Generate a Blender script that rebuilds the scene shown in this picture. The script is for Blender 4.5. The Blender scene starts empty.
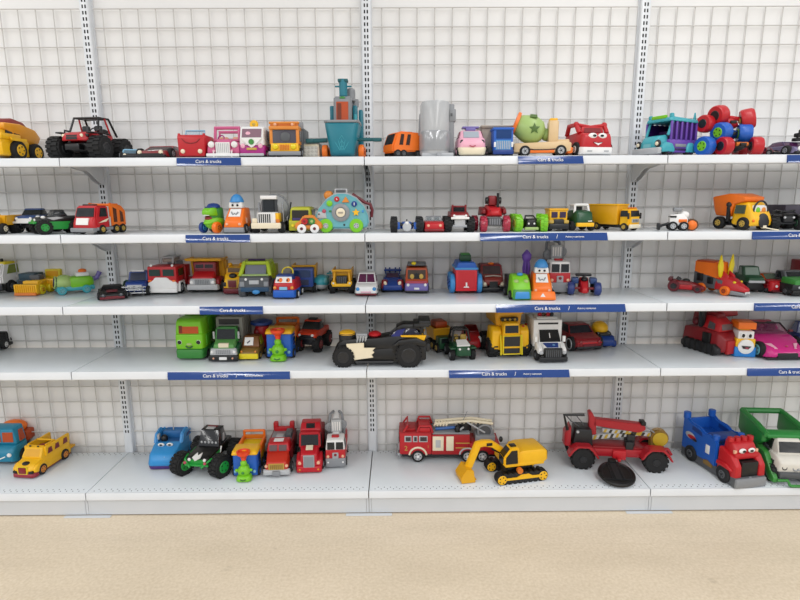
import bpy, bmesh, math, random
from mathutils import Vector, Matrix, Euler
R=math.radians; PI=math.pi
random.seed(7)
SC=bpy.context.scene; COL=SC.collection
# ------------------------------------------------------------------ camera
F=549.37; PITCH,ROLL,YAW=.1833,-.0054,.0043
CAM=Vector((.1303,-2.5733,1.340))
_cy,_sy=math.cos(YAW),math.sin(YAW)
FW=Vector((_sy*math.cos(PITCH),_cy*math.cos(PITCH),-math.sin(PITCH)))
_rt=Vector((_cy,-_sy,0)); _up=_rt.cross(FW)
RT=math.cos(ROLL)*_rt+math.sin(ROLL)*_up; UP=-math.sin(ROLL)*_rt+math.cos(ROLL)*_up
cd=bpy.data.cameras.new('camera'); cd.sensor_width=36; cd.lens=F/800*36; cd.clip_start=.05
cam=bpy.data.objects.new('camera',cd); COL.objects.link(cam); SC.camera=cam
m=Matrix.Identity(4)
for i in range(3): m[i][0]=RT[i]; m[i][1]=UP[i]; m[i][2]=-FW[i]; m[i][3]=CAM[i]
cam.matrix_world=m
def ray(u,v): return FW+RT*((u-400)/F)+UP*((300-v)/F)
def depth(p): return (Vector(p)-CAM).dot(FW)
# ------------------------------------------------------------------ setting sizes (metres)
BAY=1.2192
SHZ=[1.340+.1646,1.340-.1384,1.340-.4231,1.340-.6993,1.340-1.2435]   # deck heights, top shelf first
SHD=[.305,.356,.398,.392,.393]
# ------------------------------------------------------------------ materials
def lin(c):
    return c/12.92 if c<=.04045 else ((c+.055)/1.055)**2.4
def hexc(h): return tuple(lin(int(h[i:i+2],16)/255) for i in (0,2,4))
_M={}
PAL=dict(red='c01822',dred='86141c',wine='6a1220',black='0c0c0d',dark='1c1d20',tire='121213',gray='8c8f93',lgray='b4b6b8',silver='a9abae',dgray='55585c',
 white='e9e8e6',cream='e8dcc0',yellow='f8bd10',dyel='e8aa10',lemon='ecd51c',orange='f7781a',dor='b8470f',ora2='e08a30',teal='13788a',dteal='0c5a60',aqua='3fa7b4',turq='6ab0b8',
 blue='1c5fc0',dblue='143a86',navy='1b2547',sky='3d8fd0',lblue='86bcd8',green='1f9c3c',dgreen='124a2a',lime='7cc81e',lgreen='a6c274',pgreen='3a8a3a',
 pink='d2628f',lpink='f0b2c6',mag='b02a86',hot='dc2c7c',purple='6c46aa',dpur='34184f',lpur='7a6fb4',wood='e2c394',taupe='aa9f92',brown='5a3c22',gold='c8a64a',
 peach='eeb494',olive='b7b81e',skin='d9a27c',rose='b8485c',navyl='2b4a82',bronze='8a6a30',amber='d8741c')
def M(n,rough=.38,metal=0,alpha=1):
    k=(n,rough,metal,alpha)
    if k in _M: return _M[k]
    mt=bpy.data.materials.new(n+'_plastic'); mt.use_nodes=True; nt=mt.node_tree; b=nt.nodes['Principled BSDF']
    c=hexc(PAL.get(n,n)); kf=.94 if min(c)>.45 else .88; c=tuple(x*kf for x in c)
    ns=nt.nodes.new('ShaderNodeTexNoise'); ns.inputs['Scale'].default_value=35; ns.inputs['Detail'].default_value=3
    tc=nt.nodes.new('ShaderNodeTexCoord'); nt.links.new(tc.outputs['Object'],ns.inputs['Vector'])
    mx=nt.nodes.new('ShaderNodeMix'); mx.data_type='RGBA'
    mx.inputs[6].default_value=tuple(x*.93 for x in c)+(1,); mx.inputs[7].default_value=tuple(min(1,x*1.05) for x in c)+(1,)
    nt.links.new(ns.outputs['Fac'],mx.inputs[0]); nt.links.new(mx.outputs[2],b.inputs['Base Color'])
    mr=nt.nodes.new('ShaderNodeMapRange'); mr.inputs['To Min'].default_value=max(.05,rough-.07); mr.inputs['To Max'].default_value=rough+.1
    nt.links.new(ns.outputs['Fac'],mr.inputs['Value']); nt.links.new(mr.outputs['Result'],b.inputs['Roughness'])
    b.inputs['Metallic'].default_value=metal
    if alpha<1: b.inputs['Alpha'].default_value=alpha
    _M[k]=mt; return mt
def GL(n='1b2024'): return M(n,.12)          # dark toy window
def CH(): return M('silver',.25,.8)           # chromed plastic
def mm(x): return M(x) if isinstance(x,str) else x
# ------------------------------------------------------------------ mesh kit
class Part:
    def __init__(s): s.bm=bmesh.new(); s.mats=[]
    def idx(s,mat):
        if mat not in s.mats: s.mats.append(mat)
        return s.mats.index(mat)
    def add(s,bm,mat):
        i=s.idx(mat)
        for f in bm.faces: f.material_index=i
        me=bpy.data.meshes.new('t'); bm.to_mesh(me); bm.free(); s.bm.from_mesh(me); bpy.data.meshes.remove(me)
    def build(s,name,parent=None,loc=(0,0,0),ang=38):
        me=bpy.data.meshes.new(name); bmesh.ops.recalc_face_normals(s.bm,faces=s.bm.faces[:]); s.bm.to_mesh(me); s.bm.free()
        for mt in s.mats: me.materials.append(mt)
        me.polygons.foreach_set('use_smooth',[True]*len(me.polygons)); me.set_sharp_from_angle(angle=R(ang))
        o=bpy.data.objects.new(name,me); COL.objects.link(o); o.location=loc
        if parent: o.parent=parent
        return o
def orient(axis):
    if isinstance(axis,str): axis={'x':(1,0,0),'y':(0,1,0),'z':(0,0,1)}[axis]
    return Vector(axis).normalized().to_track_quat('Z','Y').to_matrix().to_4x4()
def hull_bm(rings,close=True):
    """rings of equal length joined into a closed skin"""
    bm=bmesh.new(); V=[[bm.verts.new(p) for p in r] for r in rings]; n=len(V[0])
    for a,b in zip(V,V[1:]):
        for i in range(n): bm.faces.new((a[i],a[(i+1)%n],b[(i+1)%n],b[i]))
    if close: bm.faces.new(V[0][::-1]); bm.faces.new(V[-1])
    bmesh.ops.recalc_face_normals(bm,faces=bm.faces[:])
    return bm
def bev(bm,w,seg=2):
    if w>0: bmesh.ops.bevel(bm,geom=bm.edges[:],offset=w,segments=seg,affect='EDGES',profile=.5,clamp_overlap=True)
    return bm
def lathe_bm(prof,seg=20,arc=None):
    bm=bmesh.new(); rings=[]
    for r,z in prof:
        if r<1e-6: rings.append([bm.verts.new((0,0,z))])
        else: rings.append([bm.verts.new((r*math.cos(2*PI*i/seg),r*math.sin(2*PI*i/seg),z)) for i in range(seg)])
    for a,b in zip(rings,rings[1:]):
        for i in range(seg):
            j=(i+1)%seg
            if len(a)==1 and len(b)==1: continue
            if len(a)==1: bm.faces.new((a[0],b[j],b[i]))
            elif len(b)==1: bm.faces.new((a[i],a[j],b[0]))
            else: bm.faces.new((a[i],a[j],b[j],b[i]))
    if len(rings[0])>1: bm.faces.new(rings[0][::-1])
    if len(rings[-1])>1: bm.faces.new(rings[-1])
    bmesh.ops.recalc_face_normals(bm,faces=bm.faces[:]); return bm
class T:
    """one toy, modelled in local units (about one photo pixel at its depth), front towards -y"""
    def __init__(s,name,label,cat,row,u,W,L,rot=0,d=.03,v=None,g=None,z=0,k=1):
        s.name,s.label,s.cat,s.g=name,label,cat,g; s.parts={}; s.n={}
        zz=SHZ[row]; yf=-SHD[row]+d
        if v is not None:
            r=ray(u,v); yf=CAM.y+r.y*(zz-CAM.z)/r.z
        s.rot=R(rot); r=ray(u,300)
        # x on the front plane at the right pixel column
        def sol(y):
            # find point (x,y,zz) projecting to column u
            a=RT.x-(u-400)/F*FW.x; b=RT.y-(u-400)/F*FW.y; c=RT.z-(u-400)/F*FW.z
            return CAM.x-(b*(y-CAM.y)+c*(zz-CAM.z))/a
        x=sol(yf); s.s=depth((x,yf,zz))/F*k
        hd=(abs(L*math.cos(s.rot))+abs(W*math.sin(s.rot)))/2*s.s
        yc=yf+hd; xc=sol(yf) if rot==0 else sol(yf+hd*.6)
        s.loc=Vector((xc,yc,zz+z*s.s)); s.W,s.L=W,L; s.tilt=None
    def P(s,p):
        if p not in s.parts: s.parts[p]=Part()
        return s.parts[p]
    def new(s,p):
        s.n[p]=s.n.get(p,0)+1; return f'{p}#{s.n[p]}'
    # box by ranges; tx,ty scale the top; rx/ry/rz turn about the centre (degrees)
    def r(s,p,m,x0,x1,y0,y1,z0,z1,b=None,tx=1,ty=1,rx=0,ry=0,rz=0,dx=0,dy=0):
        c=Vector(((x0+x1)/2,(y0+y1)/2,(z0+z1)/2)); X,Y,Z=(x1-x0)/2,(y1-y0)/2,(z1-z0)/2
        q=lambda k,t,u,ox,oy:[(-X*t+ox,-Y*u+oy,k),(X*t+ox,-Y*u+oy,k),(X*t+ox,Y*u+oy,k),(-X*t+ox,Y*u+oy,k)]
        bm=hull_bm([q(-Z,1,1,0,0),q(Z,tx,ty,dx,dy)])
        if b is None: b=.14*min(x1-x0,y1-y0,z1-z0)
        bev(bm,b)
        bmesh.ops.transform(bm,matrix=Matrix.Translation(c)@Euler((R(rx),R(ry),R(rz))).to_matrix().to_4x4(),verts=bm.verts)
        s.P(p).add(bm,mm(m))
    # loft along y: sections (y, half width bottom, half width top, z0, z1)
    def lo(s,p,m,secs,b=1.0,xo=0,seg=2):
        bm=hull_bm([[(xo-w0,y,z0),(xo+w0,y,z0),(xo+w1,y,z1),(xo-w1,y,z1)] for y,w0,w1,z0,z1 in secs])
        # bevel only the sharp edges so the loft stays clean
        es=[e for e in bm.edges if len(e.link_faces)==2 and e.calc_face_angle(0)>R(20)]
        if b>0: bmesh.ops.bevel(bm,geom=es,offset=b,segments=seg,affect='EDGES',profile=.5,clamp_overlap=True)
        s.P(p).add(bm,mm(m))
    # side outline (y,z) pulled across x0..x1
    def pr(s,p,m,pts,x0,x1,b=.6):
        bm=hull_bm([[(x,y,z) for y,z in pts] for x in (x0,x1)]); 
        if b: bmesh.ops.bevel(bm,geom=[e for e in bm.edges if e.calc_face_angle(0)>R(25)],offset=b,segments=2,affect='EDGES',clamp_overlap=True)
        s.P(p).add(bm,mm(m))
    # front outline (x,z) pulled along y0..y1
    def px(s,p,m,pts,y0,y1,b=.6):
        bm=hull_bm([[(x,y,z) for x,z in pts] for y in (y0,y1)])
        if b: bmesh.ops.bevel(bm,geom=[e for e in bm.edges if e.calc_face_angle(0)>R(25)],offset=b,segments=2,affect='EDGES',clamp_overlap=True)
        s.P(p).add(bm,mm(m))
    def cy(s,p,m,c,r,l,ax='y',r2=None,seg=20,b=.12):
        r2=r if r2 is None else r2; h=l/2; e=min(r,r2,l/2)*b
        bm=lathe_bm([(r-e,-h),(r,-h+e),(r2,h-e),(r2-e,h)],seg)
        bmesh.ops.transform(bm,matrix=Matrix.Translation(c)@orient(ax),verts=bm.verts); s.P(p).add(bm,mm(m))
    def la(s,p,m,c,prof,ax='z',seg=22):
        bm=lathe_bm(prof,seg); bmesh.ops.transform(bm,matrix=Matrix.Translation(c)@orient(ax),verts=bm.verts); s.P(p).add(bm,mm(m))
    def ring(s,p,m,c,r,t,ax='y',seg=24):
        prof=[(r+t*math.cos(a),t*math.sin(a)) for a in [2*PI*i/8 for i in range(8)]]
        bm=hull_bm([[(q*math.cos(2*PI*i/seg),q*math.sin(2*PI*i/seg),h) for i in range(seg)] for q,h in prof+prof[:1]],close=False)
        bmesh.ops.remove_doubles(bm,verts=bm.verts,dist=1e-4)
        bmesh.ops.transform(bm,matrix=Matrix.Translation(c)@orient(ax),verts=bm.verts); s.P(p).add(bm,mm(m))
    def ba(s,p,m,c,r,z0=None,rx=0,ry=0):
        if not hasattr(r,'__len__'): r=(r,r,r)
        n=9; prof=[(math.sin(PI*i/n),-math.cos(PI*i/n)) for i in range(n+1)]; prof[0]=(0,-1); prof[-1]=(0,1)
        bm=lathe_bm(prof,16)
        bmesh.ops.transform(bm,matrix=Matrix.Translation(c)@Euler((R(rx),R(ry),0)).to_matrix().to_4x4()@Matrix.Diagonal((*r,1)),verts=bm.verts); s.P(p).add(bm,mm(m))
    def tu(s,p,m,pts,r,seg=8):
        pts=[Vector(q) for q in pts]; rings=[]
        for i,q in enumerate(pts):
            d=(pts[min(i+1,len(pts)-1)]-pts[max(i-1,0)]).normalized(); o=orient(d)
            rings.append([q+o@Vector((r*math.cos(2*PI*k/seg),r*math.sin(2*PI*k/seg),0)) for k in range(seg)])
        # keep rings aligned
        for a in range(1,len(rings)):
            best=min(range(seg),key=lambda k:sum((rings[a][(j+k)%seg]-rings[a-1][j]).length for j in range(seg)))
            rings[a]=rings[a][best:]+rings[a][:best]
        s.P(p).add(hull_bm(rings),mm(m))
    # thin slab on a polygon, raised by t along its outward side
    def pa(s,p,m,pts,t=.5,b=0):
        pts=[Vector(q) for q in pts]; n=(pts[1]-pts[0]).cross(pts[2]-pts[0]).normalized()
        bm=hull_bm([[q-n*t*.6 for q in pts],[q+n*t for q in pts]]); s.P(p).add(bm,mm(m))
    # slab on the front (facing -y) at y: outline in x,z
    def fr(s,p,m,x0,x1,z0,z1,y,y2=None,t=.5):
        y2=y if y2 is None else y2
        s.pa(p,m,[(x0,y,z0),(x1,y,z0),(x1,y2,z1),(x0,y2,z1)],t)
    # slab on a side face; sd=+1 right side
    def sd(s,p,m,sd,x,y0,y1,z0,z1,t=.5,x2=None,ly=0):
        x2=x if x2 is None else x2
        q=[(sd*x,y0,z0),(sd*x,y1,z0),(sd*x2,y1-ly,z1),(sd*x2,y0+ly,z1)]
        s.pa(p,m,q if sd>0 else q[::-1],t)
    def wh(s,x,y,z,r,w,tire='tire',hub='gray',hr=.55,knob=0,ax='x',name='wheel',cap=None):
        p=s.new(name); tm=M(tire,.75) if tire in('tire','black','dark') else mm(tire)
        s.la(p,tm,(x,y,z),[(r*.6,-w*.5),(r*.88,-w*.5),(r*.98,-w*.36),(r,-w*.15),(r,w*.15),(r*.98,w*.36),(r*.88,w*.5),(r*.6,w*.5)],ax,24)
        o=Matrix.Translation((x,y,z))@orient(ax)
        for i in range(knob):
            for h in (-1,1):
                a=2*PI*(i+.25*h)/knob; bm=hull_bm([[(-.09*r,-.13*r,-w*.24),(.09*r,-.13*r,-w*.24),(.09*r,.13*r,-w*.24),(-.09*r,.13*r,-w*.24)],[(-.09*r,-.13*r,w*.2),(.09*r,-.13*r,w*.2),(.09*r,.13*r,w*.2),(-.09*r,.13*r,w*.2)]])
                bmesh.ops.transform(bm,matrix=o@Matrix.Rotation(a,4,'Z')@Matrix.Translation((r*.98,0,h*w*.22)),verts=bm.verts); s.P(p).add(bm,tm)
        h=p+'/hub'
        s.la(h,mm(hub),(x,y,z),[(r*hr*.5,-w*.5-.25),(r*hr*.9,-w*.5-.45),(r*hr,-w*.5+.1),(r*hr,w*.5-.1),(r*hr*.9,w*.5+.45),(r*hr*.5,w*.5+.25)],ax,16)
        for i in range(5):
            for e in (-1,1):
                a=2*PI*i/5; bm=lathe_bm([(r*hr*.14,-.15),(r*hr*.14,.15)],6)
                bmesh.ops.transform(bm,matrix=o@Matrix.Translation((r*hr*.62*math.cos(a),r*hr*.62*math.sin(a),e*(w*.5+.5))),verts=bm.verts); s.P(h).add(bm,M('dark'))
        if cap: s.la(h,mm(cap),(x,y,z),[(r*hr*.3,-w*.5-.7),(r*hr*.3,w*.5+.7)],ax,10)
    def w4(s,hx,yf,yb,r,w,tire='tire',hub='gray',hr=.55,knob=0,rb=None,axle=True,cap=None):
        rb=rb or r
        for y,q in ((yf,r),(yb,rb)):
            if axle: s.cy('axle#%d'%(1 if y==yf else 2),'dark',(0,y,q),q*.2,2*hx-w,'x',seg=8)
            for x in (-1,1): s.wh(x*hx,y,q,q,w,tire,hub,hr,knob,cap=cap)
    def ey(s,x,y,z,r,rz=None,px=0,pz=0,pup=.5,white='white'):
        p=s.new('eye'); rz=rz or r
        s.ba(p,M(white,.25),(x,y,z),(r,r*.35,rz)); s.ba(p+'/pupil',M('black',.2),(x+px,y-r*.3,z+pz),(r*pup,r*.16,rz*pup))
    def hl(s,x,y,z,r,m='cream',ax='y',n='headlight'):
        p=s.new(n); s.la(p,M(m,.2) if isinstance(m,str) else m,(x,y,z),[(r,.5),(r,0),(r*.85,-.35*r),(r*.4,-.55*r),(0,-.6*r)],ax,14)
    def tx(s,p,m,txt,size,c,rot=(90,0,0),ext=.15):
        bm=text_bm(txt,size,ext); bmesh.ops.transform(bm,matrix=Matrix.Translation(c)@Euler([R(a) for a in rot]).to_matrix().to_4x4(),verts=bm.verts); s.P(p).add(bm,mm(m))
    def turn(s,rx=0,ry=0,dz=0):
        mt=Matrix.Translation((0,0,dz))@Euler((R(rx),R(ry),0)).to_matrix().to_4x4()
        for P in s.parts.values(): bmesh.ops.transform(P.bm,matrix=mt,verts=P.bm.verts)
    def arch(s,p,m,x,y,z,r,t,a0=0,a1=180,n=10):
        s.tu(p,m,[(x,y+r*math.cos(R(a0+(a1-a0)*i/n)),z+r*math.sin(R(a0+(a1-a0)*i/n))) for i in range(n+1)],t)
    def done(s):
        e=bpy.data.objects.new(s.name,None); COL.objects.link(e); e.empty_display_size=.02
        e.location=s.loc; e.rotation_euler=s.tilt or (0,0,s.rot)
        if s.tilt: e.rotation_euler=s.tilt
        e['label']=s.label; e['category']=s.cat
        if s.g: e['group']=s.g
        ob={}
        for p in sorted(s.parts,key=lambda q:q.count('/')):
            P=s.parts[p]; bmesh.ops.scale(P.bm,vec=(s.s,)*3,verts=P.bm.verts)
            if '/' in p: par=ob[p.rsplit('/',1)[0]]
            else: par=e
            ob[p]=P.build(p.rsplit('/',1)[-1].split('#')[0],par)
        return e
_tc={}
def text_bm(txt,size,ext):
    cu=bpy.data.curves.new('t','FONT'); cu.body=txt; cu.size=size; cu.extrude=ext; cu.align_x='CENTER'; cu.align_y='CENTER'; cu.resolution_u=3
    o=bpy.data.objects.new('t',cu); COL.objects.link(o)
    me=bpy.data.meshes.new_from_object(o.evaluated_get(bpy.context.evaluated_depsgraph_get()))
    bm=bmesh.new(); bm.from_mesh(me); bpy.data.objects.remove(o); bpy.data.curves.remove(cu); bpy.data.meshes.remove(me); return bm
# ------------------------------------------------------------------ the setting
def mat(name): 
    mt=bpy.data.materials.new(name); mt.use_nodes=True; return mt,mt.node_tree,mt.node_tree.nodes['Principled BSDF']
def speck(name,c1,c2,scale,rough,bump=0):
    mt,nt,b=mat(name); tc=nt.nodes.new('ShaderNodeTexCoord'); ns=nt.nodes.new('ShaderNodeTexNoise'); ns.inputs['Scale'].default_value=scale; ns.inputs['Detail'].default_value=4
    nt.links.new(tc.outputs['Object'],ns.inputs['Vector']); cr=nt.nodes.new('ShaderNodeValToRGB')
    cr.color_ramp.elements[0].position=.3; cr.color_ramp.elements[1].position=.7
    cr.color_ramp.elements[0].color=hexc(c1)+(1,); cr.color_ramp.elements[1].color=hexc(c2)+(1,)
    nt.links.new(ns.outputs['Fac'],cr.inputs['Fac']); nt.links.new(cr.outputs['Color'],b.inputs['Base Color']); b.inputs['Roughness'].default_value=rough
    return mt,nt,b,tc,cr
WALL=speck('white_panel','e2e1df','e7e6e4',3,.6)[0]
METAL=speck('white_enamel','d4d7da','dadde0',5,.3)[0]
DECK=speck('pale_grey_enamel','d2d8dc','d9dee2',5,.22)[0]
KICK=speck('warm_grey_enamel','c3c7cb','cacdd1',5,.4)[0]
WIRE=speck('white_wire','bfbdb9','c9c7c3',20,.4)[0]
SLOT=M('141416',.8)
fm,nt,b,tc,cr=speck('speckled_beige_vinyl','cfbea4','decfb9',90,.42)
b2=nt.nodes.new('ShaderNodeTexNoise'); b2.inputs['Scale'].default_value=2.2; b2.inputs['Detail'].default_value=5
mp=nt.nodes.new('ShaderNodeMapping'); mp.inputs['Scale'].default_value=(1,3,1); nt.links.new(tc.outputs['Object'],mp.inputs['Vector']); nt.links.new(mp.outputs['Vector'],b2.inputs['Vector'])
bk=nt.nodes.new('ShaderNodeTexBrick'); bk.offset=0; bk.inputs['Scale'].default_value=1; bk.inputs['Brick Width'].default_value=.61; bk.inputs['Row Height'].default_value=.61; bk.inputs['Mortar Size'].default_value=.0016
bk.inputs['Color1'].default_value=(1,1,1,1); bk.inputs['Color2'].default_value=(.985,.985,.975,1); bk.inputs['Mortar'].default_value=(.95,.945,.93,1)
nt.links.new(tc.outputs['Object'],bk.inputs['Vector'])
m1=nt.nodes.new('ShaderNodeMix'); m1.data_type='RGBA'; m1.blend_type='MULTIPLY'; m1.inputs[0].default_value=1
r1=nt.nodes.new('ShaderNodeValToRGB'); r1.color_ramp.elements[0].color=(.92,.915,.905,1); r1.color_ramp.elements[1].color=(1,1,1,1); r1.color_ramp.elements[0].position=.3; r1.color_ramp.elements[1].position=.6
nt.links.new(b2.outputs['Fac'],r1.inputs['Fac']); nt.links.new(cr.outputs['Color'],m1.inputs[6]); nt.links.new(r1.outputs['Color'],m1.inputs[7])
m2=nt.nodes.new('ShaderNodeMix'); m2.data_type='RGBA'; m2.blend_type='MULTIPLY'; m2.inputs[0].default_value=1
nt.links.new(m1.outputs[2],m2.inputs[6]); nt.links.new(bk.outputs['Color'],m2.inputs[7])
# sparse scuffs
sc=nt.nodes.new('ShaderNodeTexNoise'); sc.inputs['Scale'].default_value=9; sc.inputs['Detail'].default_value=6; nt.links.new(tc.outputs['Object'],sc.inputs['Vector'])
r2=nt.nodes.new('ShaderNodeValToRGB'); r2.color_ramp.elements[0].color=(1,1,1,1); r2.color_ramp.elements[1].color=(.72,.7,.67,1); r2.color_ramp.elements[0].position=.70; r2.color_ramp.elements[1].position=.8
m3=nt.nodes.new('ShaderNodeMix'); m3.data_type='RGBA'; m3.blend_type='MULTIPLY'; m3.inputs[0].default_value=1
nt.links.new(sc.outputs['Fac'],r2.inputs['Fac']); nt.links.new(m2.outputs[2],m3.inputs[6]); nt.links.new(r2.outputs['Color'],m3.inputs[7]); nt.links.new(m3.outputs[2],b.inputs['Base Color'])
def bx(P,m,x0,x1,y0,y1,z0,z1,b=0):
    bm=hull_bm([[(x0,y0,z),(x1,y0,z),(x1,y1,z),(x0,y1,z)] for z in (z0,z1)]); bev(bm,b); P.add(bm,m)
def tag(o,label,cat,g=None):
    o['label']=label; o['category']=cat
    if g: o['group']=g
    return o
def emp(name,loc,label,cat,g=None):
    e=bpy.data.objects.new(name,None); COL.objects.link(e); e.location=loc; e.empty_display_size=.03; return tag(e,label,cat,g)
P=Part(); bx(P,fm,-5,5,-4.5,.6,-.06,-.012); o=P.build('floor'); o['kind']='structure'
P=Part(); bx(P,WALL,-5,5,.034,.1,-.012,3.6); o=P.build('wall_back'); o['kind']='structure'
# uprights
for i,wh in ((-1,'left'),(0,'middle'),(1,'right')):
    x=i*BAY; e=emp('shelf_upright',(x,0,0),f'{wh} one of the three white slotted steel uprights holding the shelves','shelf upright','slotted shelf uprights')
    P=Part(); bx(P,METAL,-.017,.017,0,.006,-.012,2.6,.001)
    for sx in (-1,1):
        bx(P,METAL,sx*.017-.003,sx*.017+.003,.002,.033,-.012,2.6,.001); bx(P,METAL,sx*.02-.004,sx*.02+.004,.024,.033,-.012,2.6)
    P.build('post',e)
    P=Part(); z=SHZ[4]+.11
    while z<2.2:
        for sx in (-.0062,.0062): bx(P,SLOT,sx-.0031,sx+.0031,-.0004,.002,z-.0072,z+.0072)
        z+=.0254
    P.build('slot_row',e)
    P=Part(); bx(P,KICK,x-.10,x+.10,-SHD[4]-.012,-SHD[4]+.006,-.0119,-.009,.0008); o=P.build('foot_plate'); tag(o,f'thin white floor plate under the {wh} seam of the bottom shelf','floor plate','floor plates')
# wire grid panels
for i in range(-2,2):
    P=Part(); x0=i*BAY+.03; x1=(i+1)*BAY-.03; GT=2.157
    def tube(a,b,r=.0027):
        a,b=Vector(a),Vector(b); o=orient(b-a); n=6
        P.add(hull_bm([[q+o@Vector((r*math.cos(2*PI*k/n),r*math.sin(2*PI*k/n),0)) for k in range(n)] for q in (a,b)]),WIRE)
    for k in range(15):
        x=i*BAY+.0685+k*.0773; tube((x,.020,.02),(x,.020,GT))
    z=GT
    while z>.03: tube((x0,.0155,z),(x1,.0155,z)); z-=.0782
    o=P.build('wire_grid'); tag(o,['white wire grid panel at the far left of the wall, left of the left upright','white wire grid panel between the left and the middle upright','white wire grid panel between the middle and the right upright','white wire grid panel right of the right upright'][i+2],'wire grid','wire grids behind the shelves')
# shelves
rn=['top shelf','second shelf from the top','third shelf from the top','fourth shelf from the top','bottom shelf on the floor']
bn=['far left bay','bay left of the middle upright','bay right of the middle upright','far right bay']
for k in range(5):
    for i in range(-2,2):
        z=SHZ[k]; d=SHD[k]; x0=.0022; x1=BAY-.0022
        e=emp('shelf',(i*BAY,0,z),f'white metal {rn[k]}, {bn[i+2]}','shelf','white metal shelves')
        P=Part(); bx(P,DECK,x0,x1,-d+.004,-.001,-.02,-.0006,.0006); 
        if k==4:
            for yy in (-d+.022,-d+.036,-.012,-.026):
                n=44
                for q in range(n):
                    xx=.02+(BAY-.04)*(q+(.25 if yy in(-d+.022,-.012) else .75)-.0)/n
                    P.add(hull_bm([[(xx+.0024*math.cos(a*PI/3),yy+.0034*math.sin(a*PI/3),zz) for a in range(6)] for zz in (-.002,-.0003)]),M('3c4044',.8))
        P.build('deck',e)
        P=Part(); bm=hull_bm([[(x,y,zz) for y,zz in ((-d+.007,0),(-d+.001,0),(-d-.0005,-.003),(-d-.0015,-.031),(-d+.001,-.034),(-d+.007,-.034))] for x in (x0,x1)]); P.add(bm,METAL); P.build('front_lip',e)
        if k<4:
            for sx in (.012,BAY-.012):
                P=Part(); bm=hull_bm([[(x,y,zz) for y,zz in ((-.001,-.02),(-d*.75,-.02),(-d*.75,-.032),(-d*.4,-.045),(-.05,-.085),(-.001,-.1))] for x in (sx-.0012,sx+.0012)]); P.add(bm,METAL); P.build('bracket',e)
        else:
            P=Part(); bx(P,KICK,.012,BAY-.012,-d+.008,-d+.014,-.1035,-.034); P.build('kick_plate',e)
            for sx in (-1,1):
                P=Part(); q=.006 if sx<0 else BAY-.006; bx(P,KICK,q-.005,q+.005,-d+.0095,-d+.02,-.1045,-.034); P.build('end_post',e)
# label strips on the lips
NAVY,nt,b=mat('navy_label_print'); b.inputs['Base Color'].default_value=hexc('1f3f7e')+(1,); b.inputs['Roughness'].default_value=.2
ns=nt.nodes.new('ShaderNodeTexNoise'); ns.inputs['Scale'].default_value=14; mr=nt.nodes.new('ShaderNodeMapRange'); mr.inputs['To Min'].default_value=.07; mr.inputs['To Max'].default_value=.13
nt.links.new(ns.outputs['Fac'],mr.inputs['Value']); nt.links.new(mr.outputs['Result'],b.inputs['Roughness'])
LETT=M('f2f2f2',.4)
def onlip(k,u):
    y=-SHD[k]-.002; zz=SHZ[k]-.017
    a=RT-FW*((u-400)/F); return CAM.x-(a.y*(y-CAM.y)+a.z*(zz-CAM.z))/a.x
def strip(k,u0,u1,uc,long,where):
    x0,x1=onlip(k,u0),onlip(k,u1); xc=onlip(k,uc); w=x1-x0; y=-SHD[k]-.0016
    e=emp('shelf_label',((x0+x1)/2,y,SHZ[k]-.017),f'navy shelf label {where}','shelf label','navy shelf labels')
    P=Part(); prof=[(-.0158,-.0092),(-.009,-.0082),(-.001,-.0062),(.007,-.0032),(.0152,.0004)]; sl=.003
    bm=hull_bm([[(sx*w/2+sl*(zz/.016)*(-1 if sx>0 else -1)*.5,yy,zz) for zz,yy in prof]+[(sx*w/2,.0012,.0150),(sx*w/2,.0008,-.0158)] for sx in (-1,1)]); P.add(bm,NAVY); P.build('label_card',e)
    P=Part(); cx=xc-(x0+x1)/2
    def put(t,size,c):
        bm=text_bm(t,size,.0003); bmesh.ops.transform(bm,matrix=Matrix.Translation((c,-.0074,.0))@Euler((R(75),0,0)).to_matrix().to_4x4(),verts=bm.verts); P.add(bm,LETT)
    put('Cars & trucks',.0185,cx)
    if long: put('/',.022,cx+.087); put('Autos y camiones',.0105,cx+.158)
    P.build('lettering',e)
strip(0,177,241,209,0,'under the small red toy car on the top shelf')
strip(0,518,583,550,0,'under the wooden cement mixer on the top shelf')
strip(0,787,845,818,0,'at the right edge of the top shelf')
strip(1,186,250,216,0,'under the green crocodile and orange tow truck on the second shelf')
strip(1,480,607,535,1,'reading in two languages in the middle of the second shelf')
strip(1,752,880,800,1,'under the yellow and orange dumper on the second shelf')
strip(2,200,263,233,0,'under the bulldog-faced truck on the third shelf')
strip(2,496,625,547,1,'reading in two languages, middle of the third shelf')
strip(2,754,880,803,1,'at the right end of the third shelf')
strip(3,168,290,216,1,'under the lime and green trucks on the fourth shelf')
strip(3,449,569,494,1,'under the yellow dumper on the fourth shelf')
strip(3,747,875,790,1,'under the pink convertible on the fourth shelf')
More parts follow.
